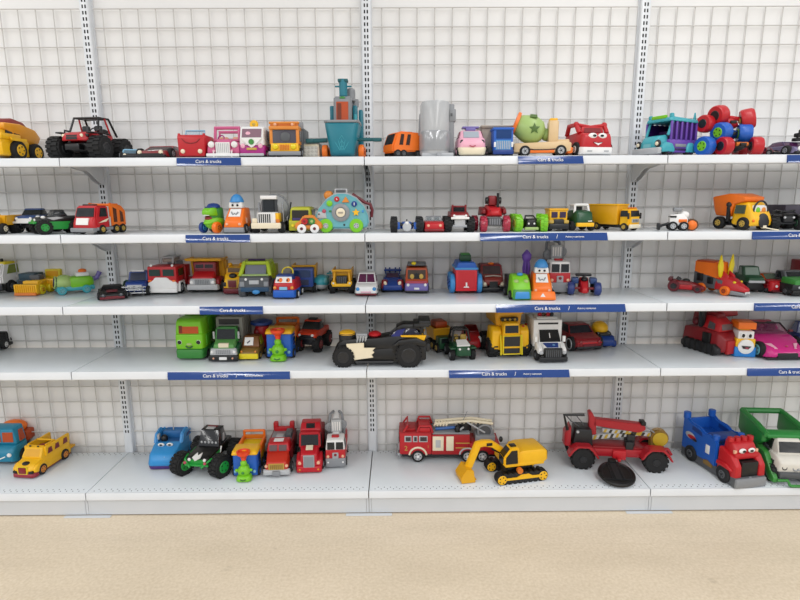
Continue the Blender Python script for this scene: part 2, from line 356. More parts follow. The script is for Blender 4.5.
# ------------------------------------------------------------------ shared toy bodies
def car(t,W,L,H,body,hub='gray',r=5,ww=4,zc=2,hood=.34,cab=(.3,.8),belt=.58,glass=None,tail=.9,w=.5,tire='tire',grille='black',lights='cream',bumper=None,roof=None,b=1.4):
    """low road car: shell, glasshouse, roof, lights, grille, four wheels"""
    h=W/2; y=-L/2; Y=lambda f:y+L*f; zb=H*belt; glass=glass or GL()
    t.lo('body',body,[(Y(0),h*.80,h*.72,zc+1,zb*.70),(Y(.07),h*.95,h*.85,zc,zb*.84),(Y(hood),h,h*.9,zc,zb),(Y(cab[1]),h,h*.92,zc,zb*1.02),(Y(.96),h*.95,h*.85,zc,zb*tail+.5),(Y(1),h*.85,h*.75,zc+1,zb*tail*.9)],b)
    a,c=cab
    t.lo('window_glass',glass,[(Y(a),h*.84,h*.80,zb-1,zb-.3),(Y(a+.13),h*.84,h*.68,zb-1,H-1),(Y(c-.1),h*.84,h*.68,zb-1,H-1),(Y(c+.04),h*.82,h*.76,zb-1,zb-.3)],.5)
    t.lo('roof',roof or body,[(Y(a+.12),h*.7,h*.66,H-1.6,H-.7),(Y(a+.2),h*.7,h*.62,H-1.6,H),(Y(c-.18),h*.7,h*.62,H-1.6,H),(Y(c-.08),h*.7,h*.66,H-1.6,H-.7)],.5)
    for s in (-1,1):
        t.tu('pillar#%d'%(1.5+s/2),body if isinstance(roof,type(None)) else roof,[(s*h*.80,Y(a+.01),zb-.3),(s*h*.66,Y(a+.14),H-1.1)],.7)
        t.hl(s*h*.62,Y(.0)-.1,zb*.62,h*.13,lights)
    if grille: t.fr('grille',grille,-h*.42,h*.42,zc+1.6,zb*.5,Y(0),Y(0),.6)
    t.r('bumper',bumper or 'dark',-h*.86,h*.86,Y(0)-1,Y(.06),zc-.5,zc+1.8)
    t.w4(h-ww*.35,Y(.2),Y(.8),r,ww,tire,hub)
def cab(t,h,y0,y1,z0,z1,m,sill=.5,lean=.18,glass=None,sw=.2,split=False,tx=.92,b=1.5):
    """upright truck cab: shell with windscreen and side windows on its own surfaces"""
    H=z1-z0; zs=z0+H*sill; ly=(y1-y0)*lean; glass=glass or GL(); ht=h*tx
    t.lo('cab',m,[(y0,h,h,z0,zs)],0) if False else None
    P=[(y0,z0),(y1,z0),(y1,z1),(y0+ly,z1),(y0,zs)]
    bm=hull_bm([[(x*(h if zz<=zs+.01 else ht),yy,zz) for yy,zz in P] for x in (-1,1)])
    bmesh.ops.bevel(bm,geom=[e for e in bm.edges if e.calc_face_angle(0)>R(12)],offset=b,segments=2,affect='EDGES',clamp_overlap=True); t.P('cab').add(bm,mm(m))
    za,zt=zs+H*.04,z1-H*.1; f=lambda z:y0+ly*(z-zs)/(z1-zs); hw=lambda z:h+(ht-h)*(z-zs)/(z1-zs)
    for q in ((-1,1),) if not split else ((-1,-.06),(.06,1)):
        t.pa('windshield',glass,[(q[0]*h*.8,f(za),za),(q[1]*h*.8,f(za),za),(q[1]*ht*.82,f(zt),zt),(q[0]*ht*.82,f(zt),zt)],.4)
    ya,yb=y0+(y1-y0)*(lean+.16),y0+(y1-y0)*(1-sw)
    for s in (-1,1):
        pts=[(s*hw(za),ya-ly*.5,za),(s*hw(za),yb,za),(s*hw(zt),yb,zt),(s*hw(zt),ya+ly*.3,zt)]
        t.pa('side_window#%d'%(1.5+s/2),glass,pts if s>0 else pts[::-1],.4)
def bed(t,m,h,y0,y1,z0,z1,th=1.6,flare=1.12,canopy=0,part='dump_bed',front=None,rise=0):
    """open dump bed of floor, front, sides and tail; canopy juts out over the cab"""
    H=h*flare
    t.r(part,m,-h,h,y0,y1,z0,z0+th,.4)
    for s in (-1,1):
        q=[(s*h,y0,z0),(s*h,y1,z0+rise),(s*H,y1+1,z1+rise),(s*H,y0,z1)]; t.pa(part,m,q if s>0 else q[::-1],th*.6)
        t.tu(part,m,[(s*H,y0-canopy,z1),(s*H,y1+1,z1+rise)],th*.6)
    t.pa(part,m,[(-h,y0,z0),(h,y0,z0),(H,y0-.5,z1),(-H,y0-.5,z1)],th*.6)
    t.pa(part,m,[(h,y1,z0+rise),(-h,y1,z0+rise),(-H,y1+1,z1*.9+rise),(H,y1+1,z1*.9+rise)],th*.6)
    t.tu(part,m,[(-H,y0-canopy,z1),(H,y0-canopy,z1)],th*.6)
    if canopy: t.r(part,m,-H,H,y0-canopy,y0+1,z1-th,z1+th*.3,.4)
def chassis(t,h,y0,y1,z0,z1,m='dark'): t.r('chassis',m,-h,h,y0,y1,z0,z1,.6)
def bars(t,p,m,x0,x1,z0,z1,y,n,wf=.5,th=.5):
    w=(x1-x0)/n
    for i in range(n): t.fr(p,m,x0+w*(i+(1-wf)/2),x0+w*(i+(1+wf)/2),z0,z1,y,None,th)
def monster(t,W,L,rw,ww,bodym,zc,zb,H,hub,knob=14,glass=None,trim=None,bh=None,cabm=None,y0=None,tire='tire',rb=None,co=0,steer=0):
    """big-wheel truck: frame, axles, shocks, pick-up body riding high"""
    h=bh or W*.30; y=-L/2; hx=W/2-ww/2; Y=lambda f:y+L*f
    t.r('frame','dark',-h*.5,h*.5,Y(.1),Y(.9),rw*.9,zc,.8)
    for s in (-1,1):
        for f in (.18,.82): t.tu('shock#%d'%((s+1)+(1 if f<.5 else 2)),'gray',[(s*hx*.62,Y(f),rw),(s*h*.7,Y(f)+(2 if f<.5 else -2),zc+1)],ww*.13)
    t.lo('body',bodym,[(Y(.02),h*.9,h*.82,zc+1,zb-2.5),(Y(.08),h,h*.9,zc,zb-1),(Y(.34),h,h*.94,zc,zb),(Y(.95),h,h*.94,zc,zb),(Y(1),h*.94,h*.9,zc+1,zb-.6)],1)
    t.lo('window_glass',glass or GL(),[(Y(.32+co),h*.88,h*.84,zb-1,zb),(Y(.43+co),h*.88,h*.74,zb-1,H-1.2),(Y(.62+co),h*.88,h*.74,zb-1,H-1.2),(Y(.7+co),h*.86,h*.8,zb-1,zb)],.4)
    t.lo('roof',cabm or bodym,[(Y(.42+co),h*.76,h*.72,H-1.7,H-.7),(Y(.47+co),h*.76,h*.68,H-1.7,H),(Y(.6+co),h*.76,h*.68,H-1.7,H),(Y(.64+co),h*.76,h*.72,H-1.7,H-.7)],.4)
    t.fr('grille',trim or 'black',-h*.7,h*.7,zc+1.4,zb-3.4,Y(.02),None,.6)
    for s in (-1,1): t.hl(s*h*.62,Y(.02)-.6,zb-3.6,h*.13,'white')
    t.r('bumper',trim or 'dark',-h*.95,h*.95,Y(0)-1.5,Y(.03),zc-.6,zc+1.6)
    if steer:
        for x in (-1,1): t.wh(x*hx,Y(.16),rw,rw,ww,tire,hub,.55,knob,(1,steer,0)); t.wh(x*hx,Y(.84),rw,rw,ww,tire,hub,.55,knob)
        t.cy('axle#1','dark',(0,Y(.16),rw),rw*.2,2*hx-ww*1.3,'x',seg=8); t.cy('axle#2','dark',(0,Y(.84),rw),rw*.2,2*hx-ww,'x',seg=8)
    else: t.w4(hx,Y(.16),Y(.84),rw,ww,tire,hub,.55,knob,rb=rb)
# ================================================================== TOP SHELF
t=T('toy_dump_truck','yellow toy dump truck with brown-red load at the left edge, top shelf','toy truck',0,3,40,62,-3,.03)
t.r('chassis','yellow',-15,15,-30,10,4,22,2); t.r('chassis','dark',-12,12,8,30,5,16,1)
t.r('cab','yellow',-17,17,-32,-4,20,26,1.5); t.lo('cab','yellow',[(-30,15,14,16,29),(-6,16,15,16,31)],1.5)
t.fr('grille','dark',-11,11,18,25,-32.3,None,1); t.sd('side_window#1',GL(),1,15.3,-24,-14,25.5,31,.5,15,2); t.sd('side_window#2',GL(),1,15.3,-12.5,-4,25.5,31,.5,15,2); t.sd('side_window#3',GL(),-1,15.3,-24,-5,25.5,31,.5,15,2)
t.lo('dump_bed','f0a226',[(-27,17,18,30,36),(-6,15,20,24,36.5),(16,15,19,15,33),(31,10,14,20,26)],2)
t.lo('load',M('8c2f28',.6),[(-22,12,8,35,39),(-6,15,11,35,42.5),(10,14,10,33,40.5),(25,9,7,26,33)],2)
for s in (-1,1):
    t.wh(s*15,-10,10,10,9,'tire','yellow',.6); t.wh(s*15,16,9.5,9.5,9,'tire','yellow',.6)
    t.pa('fender#%d'%(1.5+s/2),'yellow',[(s*19,-22,19),(s*19,0,19),(s*19,0,22),(s*19,-22,22)][::s],.8)
t.done()
t=T('toy_buggy','big red and black off-road toy buggy with fat tires and roll cage, top shelf','toy buggy',0,85,60,58,-8,.025)
t.r('chassis','black',-12,12,-20,24,9,17,1.5); t.r('bumper','black',-8,8,-28,-20,9,15,1)
t.lo('hood','red',[(-27,11,9,18,23),(-22,15,12,18,26),(-6,17,14,20,29)],1.2); t.lo('body','red',[(-8,17,15,14,27),(2,16,15,12,24),(14,16,15,14,27),(22,13,11,18,28)],1.2)
t.fr('grille','black',-6,6,19,23.5,-27,-26,.6); t.r('grille','black',-15,-9,-22.5,-20,22,25,.5); t.r('grille','black',9,15,-22.5,-20,22,25,.5)
for s in (-1,1):
    t.hl(s*10,-25.5,23,1.8,'cream'); C='black'
    t.tu('roll_cage',C,[(s*16,-8,28),(s*14,-2,43),(s*13.5,14,43.5),(s*15,24,26)],1.1); t.tu('roll_cage','red',[(s*14.5,6,43),(s*16,12,26)],.9); t.tu('roll_cage',C,[(s*16,-8,28),(s*16,12,27)],.9)
    t.r('seat#%d'%(1.5+s/2),'dark',s*7-4,s*7+4,4,8,24,36,1.5); t.tu('shock#%d'%(1.5+s/2),'gray',[(s*12,-18,14),(s*9,-14,24)],1.2)
    t.r('fender#%d'%(1.5+s/2),'black',s*17-3,s*17+3,-24,-14,25.5,27,.5); t.tu('mirror#%d'%(1.5+s/2),'black',[(s*16,-9,29),(s*20,-10,30),(s*20,-10,27)],1)
t.tu('roll_cage','black',[(-14,-2,43),(14,-2,43)],1.1); t.tu('roll_cage','black',[(-13.5,14,43.5),(13.5,14,43.5)],1.1); t.r('roll_cage','black',-10,10,-1,8,42.7,43.7,.3)
t.ring('steering_wheel','black',(7,-3,30),3,.6,(0,-1,.5)); t.ring('spare_wheel','black',(0,25,28),5,2,(0,1,.3))
t.w4(23,-16,18,11.5,14,'tire','dark',.5,16)
t.done()
t=T('toy_car','small black toy car with pale blue roof, low beside the big buggy','toy car',0,130,22,22,25,.05)
car(t,22,24,10.5,'black',roof=M('lblue'),glass=M('5a7484',.15),r=3.6,ww=3); t.done()
t=T('toy_car','dark red toy sports car with white hood stripes on the top shelf','toy car',0,160,36,54,-6,.04)
car(t,36,54,14.5,'dred',r=5.5,ww=5,belt=.66,glass=GL('3a2c30'),zc=2,hood=.4)
for x in (-3.2,1.2): t.pa('stripe',M('white'),[(x,-25.5,7.7),(x+2.4,-25.5,7.7),(x+2.4,-9,9.9),(x,-9,9.9)],.3)
t.fr('lower_grille','black',-13,13,2,5,-27.4,None,.8); t.done()
t=T('toy_car','small red boxy toy car with cream round headlights and a pale blue windshield frame','toy car',0,192,28,30,0,.02)
t.lo('body','red',[(-15,12.8,13.2,2,20),(-13,13,14.2,1.5,22.5),(12,13,14,1.5,22.5),(15,12.5,13.5,2,21)],1.2)
t.tu('bodyline','dred',[(-9,-15.2,18.5),(-5.5,-15.4,15),(0,-15.4,13.8),(5.5,-15.4,15),(9,-15.2,18.5)],.45)
for s in (-1,1): t.hl(s*8.6,-15.3,6.3,2.3,'cream'); t.cy('post','red',(s*12.4,-12,22.8),1.3,2,'z')
t.tu('windshield_frame','lblue',[(-9.6,-2,22),(-9.6,0,27.6),(9.6,0,27.6),(9.6,-2,22)],.8); t.fr('windshield_frame',M('lblue',.1,0,.25),-9.6,9.6,22,27.6,-1.5,0,.2)
for s in (-1,1):
    for y in (-9,9): t.wh(s*11.5,y,3.2,3.2,4,'tire','cream')
t.done()
t=T('toy_jeep','pink toy jeep with white grille, round white headlights and open windshield frame','toy jeep',0,223,34,44,0,.02)
for s in (-1,1):
    t.lo('fender#%d'%(1.5+s/2),'pink',[(-20,4.5,3.5,4,11),(-15,5,4,4,15.5),(-4,5,4,4,16),(0,5,4,4,8)],1.5,xo=s*12)
    t.hl(s*11.5,-20.6,12.8,3.3,'white'); t.ba('turn_signal#%d'%(1.5+s/2),'lpink',(s*9,-21.5,6.5),1.4); t.tu('overrider#%d'%(1.5+s/2),'white',[(s*9,-22.5,.5),(s*9,-22.5,6)],.7)
    t.r('seat#%d'%(1.5+s/2),'peach',s*7-5,s*7+5,6,12,12,23,2); 
t.lo('hood','pink',[(-20,8,6.5,4,15),(-17,9,7,4,17.5),(-4,12,10,4,18.5)],1.5); t.lo('body','pink',[(-4,16,16,3,17),(20,16,16,3,17),(22,15,15,4,16)],1.5)
t.fr('grille','white',-7,7,4,15,-20.4,None,.9); bars(t,'grille','lgray',-6.4,6.4,5,14,-21.4,7,.4,.2); t.r('bumper','white',-16.5,16.5,-23,-20.5,1,4.2,.8)
for s in (-1,1): t.tu('windshield_frame','pink',[(s*12.6,-4,17),(s*12,-2,31)],1.5)
t.tu('windshield_frame','pink',[(-13,-2,30.8),(13,-2,30.8)],1.7); t.r('windshield_frame','pink',-12,12,-6,-3,17,19.5,.6)
t.ring('steering_wheel','mag',(-7,-1,21),3,.6,(0,-1,.4)); t.r('roll_bar','pink',-13,13,13,15,27,30,.8); t.r('roll_bar','pink',-14,-12,13,15,16,30,.6); t.r('roll_bar','pink',12,14,13,15,16,30,.6)
t.w4(13.5,-12,14,4.2,5,'tire','white'); t.done()
t=T('toy_van','pink and white toy ice cream van with a round yellow roof sign','toy van',0,252,29,46,0,.022)
t.lo('body','mag',[(-22,11.5,12.5,3,11),(-19,12.5,13,2.5,12.5),(20,13,13,2.5,12.5),(23,12,12,3,12)],1.4); t.lo('upper_body','white',[(-21,12.2,11.5,12,20),(-17,12.6,11.6,12,29),(-13,12.8,11.6,12,31),(20,12.8,11.6,12,31),(22,12,11,12,29)],1.4)
t.px('front_panel','white',[(-11,19),(-9.5,19.4),(9.5,19.4),(11,19),(3,11.5),(0,9.5),(-3,11.5)],-22.6,-20,.3)
t.fr('windshield',GL('8a6a78'),-9.6,9.6,19.5,28,-21.3,-17.6,.6); t.ba('passenger','lpink',(-3.6,-19.8,22.3),(3,1,3.2)); t.ba('passenger','lpink',(6,-19.8,21),(2,.8,1.8))
t.cy('badge','pgreen',(0,-22.8,15.2),2.7,1.2,'y'); t.r('number_plate','gold',-5,5,-23,-21.6,7.3,9.6,.3)
for s in (-1,1): t.hl(s*8.7,-22.2,11.3,2.4,'lpink')
t.r('bumper','lgray',-12,12,-23.6,-21,1.6,4.2,.8); t.la('roof_sign','yellow',(0,-8,33.6),[(0,-1.4),(3.6,-1.4),(4.4,0),(3.6,1.4),(0,1.4)],'y'); t.cy('roof_sign','gold',(0,-8,31.2),1.6,1.6,'z'); t.ba('roof_sign','gold',(0,-9,33.6),(2,1,1.6))
for s in (-1,1): t.sd('side_window#%d'%(1.5+s/2),GL('6a5058'),s,12.6,-8,14,19,28,.5,11.9)
t.w4(11,-13,14,4,4.5,'tire','lpink'); t.done()
t=T('toy_truck','orange and yellow toy truck with grey bumper and dark windshield on the top shelf','toy truck',0,284.5,34,56,0,.018)
t.r('bumper','gray',-16.2,16.2,-28,-23,2,6,1); t.lo('cab','yellow',[(-26,14.2,13.6,5,14),(-12,14.2,13.6,5,14)],1); bars(t,'grille','amber',-5,5,7,12.5,-26.3,6,.5,.4)
for s in (-1,1):
    t.hl(s*9,-26.4,10.6,3,'lemon'); t.r('cab','ora2',s*13.2-1.6,s*13.2+1.6,-25,-12,13,30,.6); t.sd('side_window#%d'%(1.5+s/2),GL('4a4a50'),s,14.9,-22,-14,16,26,.3)
t.fr('windshield',GL('4c4a55'),-11.7,11.7,14,27,-24.4,-23.6,.5); t.r('cab','ora2',-11.8,11.8,-22,-12,13,28,.6); t.ba('driver','dgray',(1,-25,20),(5,.6,5))
t.r('roof','ora2',-15,15,-26.5,-11,27,30.5,.8); t.r('roof_bar','ora2',-15,15,-25,-20,32.6,34.8,.6); t.r('roof_bar','amber',-14,14,-24,-21,30.2,33,.3)
for s in (-1,1): t.r('roof_bar','ora2',s*9-2,s*9+2,-25.2,-20,30,33,.3); t.ba('roof_lamp#%d'%(1.5+s/2),'peach',(s*8.5,-25.6,31.8),1.5)
t.r('bed','dgray',-16.5,16.5,-10,27,6,31,1); t.r('bed','gray',-17,17,-11,-9,29,36,.5); t.w4(14,-17,16,5,5,'tire','gray',axle=True); t.done()
t=T('toy_block','small white boxy toy with a pebbled face behind the left paddle of the teal ship','toy block',0,311,18,26,0,.10)
t.r('body','cream',-9,9,-13,13,0,14.5,1.6,tx=.93); t.r('panel',M('d8d6cc',.7),-7,7,-13.6,-12,2,12,.5); 
for i in range(12): t.ba('panel',M('c9c7bd',.7),(-5.4+3.6*(i%4),-13.7,3.6+3.4*(i//4)),(1.3,.5,1.2))
t.r('lid','lgray',-8,8,-11,11,14,15.5,.5); t.done()
t=T('toy_ship','tall teal toy ship on orange wheels with grey cabin and two paddle arms','toy ship',0,342,40,60,0,.03)
hull=[(-12,1),(12,1),(15.5,12),(17.5,34),(-17.5,34),(-15.5,12)]
t.lo('hull','teal',[(-29,9,14.5,4,34),(-24,12,17.5,1.5,34.5),(16,13,18,1.5,34),(27,10,15,3,33)],2.2)
t.lo('deck_rim','gray',[(-29.5,14.5,14.8,33.6,36),(-24,17.7,18,33.6,36.5),(16,18,18.2,33.6,36),(27,15,15.2,33,35)],.8)
for a,zz in ((0,13),(1,13),(2,13)):
    t.tu('hull_web','aqua',[(-(9-3*a),-27.3-.4*a,6+zz*.2),(0,-29.2,21-5*a),((9-3*a),-27.3-.4*a,6+zz*.2)],.35)
for x in (-10,-5,0,5,10): t.tu('hull_web','aqua',[(x*.2,-29.0,7),(x,-28.6,25-abs(x)*.5)],.28)
t.pr('cabin','gray',[(-16,36),(10,36),(10,58),(-9,62),(-13,60)],-9,9,1.5); t.fr('cabin_door','dor',-6,6,37,55.5,-16.2,-13.5,.8); t.fr('cabin_door',M('6e2a08'),-5,-1,38.5,54,-16.9,-14.4,.4)
t.ba('badge','pgreen',(0,-11.6,59.6),(3.2,2,1.5)); t.cy('funnel','teal',(0.4,-4,70.5),4.2,17,'z'); t.tu('funnel','teal',[(-8,-4,72),(9,-4,72)],.8); t.r('funnel','dteal',-4.8,5.6,-8,0,76,79,.8)
t.cy('vent','gray',(7,6,64),5,10,'z'); t.ba('vent','gray',(7,6,69),(5,5,3.6)); t.cy('vent','gray',(11,12,58),4,8,'z')
t.r('tower#1','teal',-14.5,-9.6,0,12,34,54,1.2); t.r('tower#2','teal',9.5,14,-2,10,34,54,1.2); t.r('tower#2','teal',15,19.5,6,16,14,51,1.5); t.cy('tower#2','aqua',(12,-4,40),2,9,'z')
t.cy('paddle_arm#1','dteal',(-27,-14,17.5),2.2,22,(1,0,.05)); t.cy('paddle_arm#2','dteal',(27,-14,18.5),1.8,25,(1,0,0)); t.r('paddle_arm#1','dteal',-38,-30,-17,-11,15.5,19.5,1); t.r('paddle_arm#2','dteal',30,39,-17,-11,16.5,20,1)
for x in (-19.5,17.5):
    for y in (-14,14): t.wh(x+1,y,6.8,6.8,5.5,'orange','dor',.5)
t.done()
t=T('toy_truck','orange toy truck cab with slanted window holes, leaning beside the grey tower','toy truck',0,403.5,26,38,-62,.035,k=.95)
t.pr('body','ora2' if 0 else 'orange',[(-19,5),(19,7),(20,26),(-8,27),(-14,25),(-19,12)],-12,12,1.4); t.r('chassis','dark',-10,10,-12,19,2,6.5,.6)
for y in (-10.5,-2.5):
    for s in (-1,1): t.pa('window_hole#%d%d'%(s+2,int(-y)),GL('33201a'),[(s*12,y-1,13),(s*12,y+3.4,13),(s*12,y+5,24),(s*12,y+1.4,24)][::s],.4)
t.pa('windshield',GL('33201a'),[(-9,-18.1,13.6),(9,-18.1,13.6),(8.5,-14.4,24.3),(-8.5,-14.4,24.3)],.4)
for s in (-1,1):
    for y in (-13,-6,12): t.wh(s*10.6,y,4.2,4.2,3.4,'tire','dgray')
t.cy('roof_cap','dor',(0,6,27),5,1.2,'z'); t.done()
t=T('toy_tower','tall silver half-round toy tower standing on the top shelf','toy tower',0,436,36,34,0,.02)
t.la('tower',M('lgray',.22),(0,0,0),[(14.6,2),(15.6,4),(15.2,26),(15.2,51),(14,54.2),(8,54.6),(0,54.6)],'z',36)
t.la('sleeve',M('silver',.18,.25),(0,0,0),[(15.8,6),(16.2,7),(16.2,24.5),(15.8,25.5)],'z',36)
t.r('side_plate#1','gray',13,19,-6,8,5,52,1); t.r('side_plate#1','gray',14,20.5,-7,6,35,47,.8); t.r('side_plate#2','gray',-17,-12,0,8,22,44,1,tx=.6); t.r('latch','dgray',15,17,-7.6,-6.4,40,43,.3)
t.r('base','lgray',-14,18,-14,12,.3,4,1); t.cy('base','silver',(3,-15,2),2.5,3,'z'); t.r('base','dgray',12,20,-8,8,0,6,.6); t.done()
t=T('toy_car','rounded pink and cream toy car with a purple roof rack and small black eyes','toy car',0,472.5,31,42,0,.02)
t.lo('body','lpink',[(-20,11.5,11,8,14),(-16,14,13,5,18.5),(-4,15.3,13.8,5,19.5),(16,15.3,13.8,5,19.5),(20,13,12,7,17)],2.6); t.lo('lower_body','cream',[(-21,9.5,12,2,9),(-17,13,14.6,1.5,9.5),(17,13,14.6,1.5,9.5),(20,10,12.5,2.5,9)],2)
t.lo('cabin','lpink',[(-9,12.8,11,18,20),(-4,12.8,10,18,27),(12,12.8,10,18,27),(16,12.4,11,18,20)],1.6); t.fr('windshield',GL('a9b4bd'),-7.8,7.8,18.9,25.4,-9.2,-5,.9)
for s in (-1,1): t.ey(s*10,-17.8,14.2,2.3,2.4,s*.3,0,.75,'dark'); t.sd('side_window#%d'%(1.5+s/2),GL('8a4a5a'),s,12.8,-3,11,19.5,25.5,.5,11)
t.tu('smile','rose',[(-3,-20.4,10.6),(0,-20.9,9.4),(3,-20.4,10.6)],.5); t.r('roof_rack','lpur',-8.5,8.5,-4,6,29,31,.7); t.r('roof_rack','lpur',-5,5,-4.6,5,26.5,29.4,.6)
t.w4(13.2,-11,12,4.8,4,'tire','lpink'); t.done()
t=T('toy_dump_truck','blue toy dump truck with a taupe dump bed on the top shelf','toy truck',0,499,34,58,0,.028)
t.r('cab','blue',-6.5+1,13+1,-28,-10,5,27,1.3); t.fr('windshield',GL('123c78'),-3,12,17.5,25.5,-28.2,None,.5); bars(t,'grille','lgray',-3,11.5,7,15,-28.3,8,.45,.4); t.fr('grille','sky',-3.6,12,6.4,16,-28.1,None,.3)
for x in (-4.3,13): t.r('headlight#%d'%(1 if x<0 else 2),'white',x-1,x+1,-29,-28,9,14,.4)
t.r('bumper','dblue',-6,14.5,-29.5,-26,2,6.5,.8); t.r('roof','blue',-6.5,14.5,-29,-9,25.5,28,.8)
bed(t,'taupe',14,-9,27,9,31,1.6,1.1,canopy=4); t.r('dump_bed','taupe',-15,15,-9,-7,10,31,.4); chassis(t,10,-20,25,4,9)
t.w4(13,-18,15,5.5,5,'tire','gray'); t.done()
t=T('toy_cement_mixer','wooden toy cement mixer with green drum, star cut-out and orange rim','toy truck',0,542.5,26,60,82,.02,k=.98)
t.lo('base_board','wood',[(-29,11,11,5,13.5),(-24,12,12,4.5,15),(29,12,12,4.5,13.5)],1); t.r('skirt','orange',-12.8,-11,-12,13,3.5,6.5,.4); t.tu('skirt','black',[(-12.7,-16,7.5),(-12.9,-6,6.7),(-12.9,8,6.7),(-12.7,18,8.2)],.5)
t.r('cab','wood',-9,9,-16,-6,14,36,1.6); t.r('cab_top','yellow',-6,6,-15,-7,35.4,38.5,1); t.r('hood','wood',-9,9,-27,-15,13,17,1); t.r('bumper','orange',-11,11.5,-30.5,-25,3,9,1)
t.la('drum','lgreen',(0,12,28),[(0,-15),(6,-14.5),(12,-10),(14.2,-3),(14,4),(11.5,11),(9.5,15.5)],(0,.93,.37),26); t.la('drum_rim','orange',(0,12,28),[(9.5,14),(12.3,14.5),(12.6,17.5),(10,18),(8.5,16.8)],(0,.93,.37),26)
t.la('drum',M('5c7a34'),(0,12,28),[(8.4,15.4),(8.4,16),(0,16.2)],(0,.93,.37),20)
st=[]
for i in range(10):
    a=PI/2+i*PI/5; q=6 if i%2==0 else 2.7; st.append((13.75 if 1 else 0,9+q*math.cos(a)*1.0,27.5+q*math.sin(a)))
ctr=Vector((14,9,27.5)); P_=t.P('star_hole'); bm=bmesh.new(); c0=bm.verts.new((-15.0,9,27.5)); vs=[bm.verts.new((-14.7+.12*((y-9)**2+(z-27.5)**2)**.5,y,z)) for x,y,z in st]
for i in range(10): bm.faces.new((c0,vs[i],vs[(i+1)%10]))
P_.add(bm,M('4f6e2a'))
t.pa('square_hole',M('4f6e2a'),[(-6.4,6,41.6),(-6.4,13,42.4),(-10.4,13,39.2),(-10.4,6,38.2)],.6); t.ba('gear_ball','lgreen',(3,-5,23),(6,6,6.5))
for s in (-1,1):
    for y in (-18.5,17.5): t.wh(s*11.6,y,5.6,5.6,3,'black','lgray',.6,cap='dark')
t.done()
t=T('toy_car','red toy car with cartoon eyes and smile above white bumper, top shelf','toy car',0,590,38,40,10,.02)
t.lo('body','red',[(-20,15.5,14,8,19),(-16,17.5,15.5,6,22.5),(-4,18,16,6,24),(18,18,16,6,23),(20,16,14,8,21)],2.4); t.lo('lower_body','white',[(-21.2,15,16,2,8.5),(-17,17.8,18,1.5,9),(17,17.8,18,1.5,9),(19,15,16,2,8)],1.4)
for s in (-1,1):
    t.ey(s*5.3,-19,19.6,4.9,2.9,-s*1.2,.1,.42); t.r('bumper_mark#%d'%(1.5+s/2),'lgray',s*9-2.5,s*9+2.5,-21.8,-21,4,5.5,.2)
    t.tu('side_rail#%d'%(1.5+s/2),'red',[(s*15,-10,23),(s*15.5,-3,32),(s*15.5,12,32),(s*15,17,23)],2.4); t.ba('side_rail#%d'%(1.5+s/2),'red',(s*15.5,-3,32),3)
t.pa('smile','white',[(-4.5,-20.6,13),(0,-21,10.3),(4.5,-20.6,13),(0,-20.8,12.2)],.5); t.tu('smile','dark',[(-5,-20.5,13.4),(0,-21,12.3),(5,-20.5,13.4)],.35)
t.r('windshield','red',-13,13,-8,-4,22,30,1.5,tx=.9); t.fr('windshield','dred',-9,9,24,28.5,-8.4,-7.6,.4); t.tu('top_rail','red',[(-14,-4,31.5),(0,-4,29.5),(14,-4,31.5)],2)
t.w4(16.8,-9,12,7.2,5,'tire','white',.5); t.done()
t=T('toy_bus','teal and purple toy bus with grey bumper and purple barred windows on the top shelf','toy bus',0,670,36,52,-66,.03,k=.99)
t.lo('body','purple',[(-14,16,16,4,17),(26,16,16,4,17)],1); t.lo('hood','aqua',[(-27,10,8,7,15),(-22,12,10,6,20),(-12,14,12,6,22)],2); t.r('bumper','lgray',-17,17,-30,-25,2,8.5,1.2)
for s in (-1,1):
    t.lo('fender#%d'%(1.5+s/2),'aqua',[(-25,3.5,3,4,10),(-20,4,3.5,4,14),(-11,4,3.5,4,13),(-7,4,3.5,4,8)],1.5,xo=s*14); t.ba('headlamp_ring#%d'%(1.5+s/2),'dark',(s*12,-25.6,12.5),(3.6,2,3.8)); t.hl(s*12,-27.2,12.3,2,'cream')
    t.lo('rear_fender#%d'%(1.5+s/2),'aqua',[(10,3.5,3,4,9),(13,4,3.5,4,14),(20,4,3.5,4,14),(24,4,3.5,4,8)],1.5,xo=s*14)
    t.r('wheel_well#%d'%(1.5+s/2),'dpur',s*16.2-.6,s*16.2+.6,-8,10,6,8,.2); t.r('side_stripe#%d'%(1.5+s/2),'gray',s*16.3-.5,s*16.3+.5,-6,10,9.5,12.5,.3)
    for k in range(6): t.r('window_bar#%d'%(k*2+(s+1)//2),'purple',s*15.4-.9,s*15.4+.9,-13+7.2*k,-10.6+7.2*k,16,35,.5)
    t.pa('side_glass#%d'%(1.5+s/2),M('33145c',.3),[(s*14.4,-12,17),(s*14.4,26,17),(s*14.4,26,34),(s*14.4,-12,34)][::s],.3)
    t.tu('windshield_frame#%d'%(1.5+s/2),'aqua',[(s*13.5,-14,21),(s*14,-9,36)],1.5); t.r('roof_fin#%d'%(1.5+s/2),'aqua',s*13-2,s*13+2,-12,-8,36,43,1.4); t.r('roof_fin#%d'%(3.5+s/2),'aqua',s*12.5-1,s*12.5+1,22,26,36,45,.8,tx=.4,ty=.4)
t.r('floor','purple',-14,14,-12,26,15,17,.4); t.lo('roof','aqua',[(-14,15,14,35,38),(-10,17,15.5,35,39.5),(27,17,15.5,34,37.5)],1); t.r('roof_hatch','dark',-6,6,-4,12,38.4,40.4,.6)
t.r('front_sign','lime',-9,9,-14,-11,38,41.5,.8); t.r('seat_row','dpur',-11,11,0,4,17,27,1); t.r('seat_row','dpur',-11,11,12,16,17,27,1); t.r('back_wall','purple',-15,15,25,27,16,35,.5); t.pa('grille','turq',[(-5,-27.4,8.5),(5,-27.4,8.5),(4,-25.5,15),(-4,-25.5,15)],.8)
t.w4(14.5,-15,16,5.8,5,'tire','dpur'); t.done()
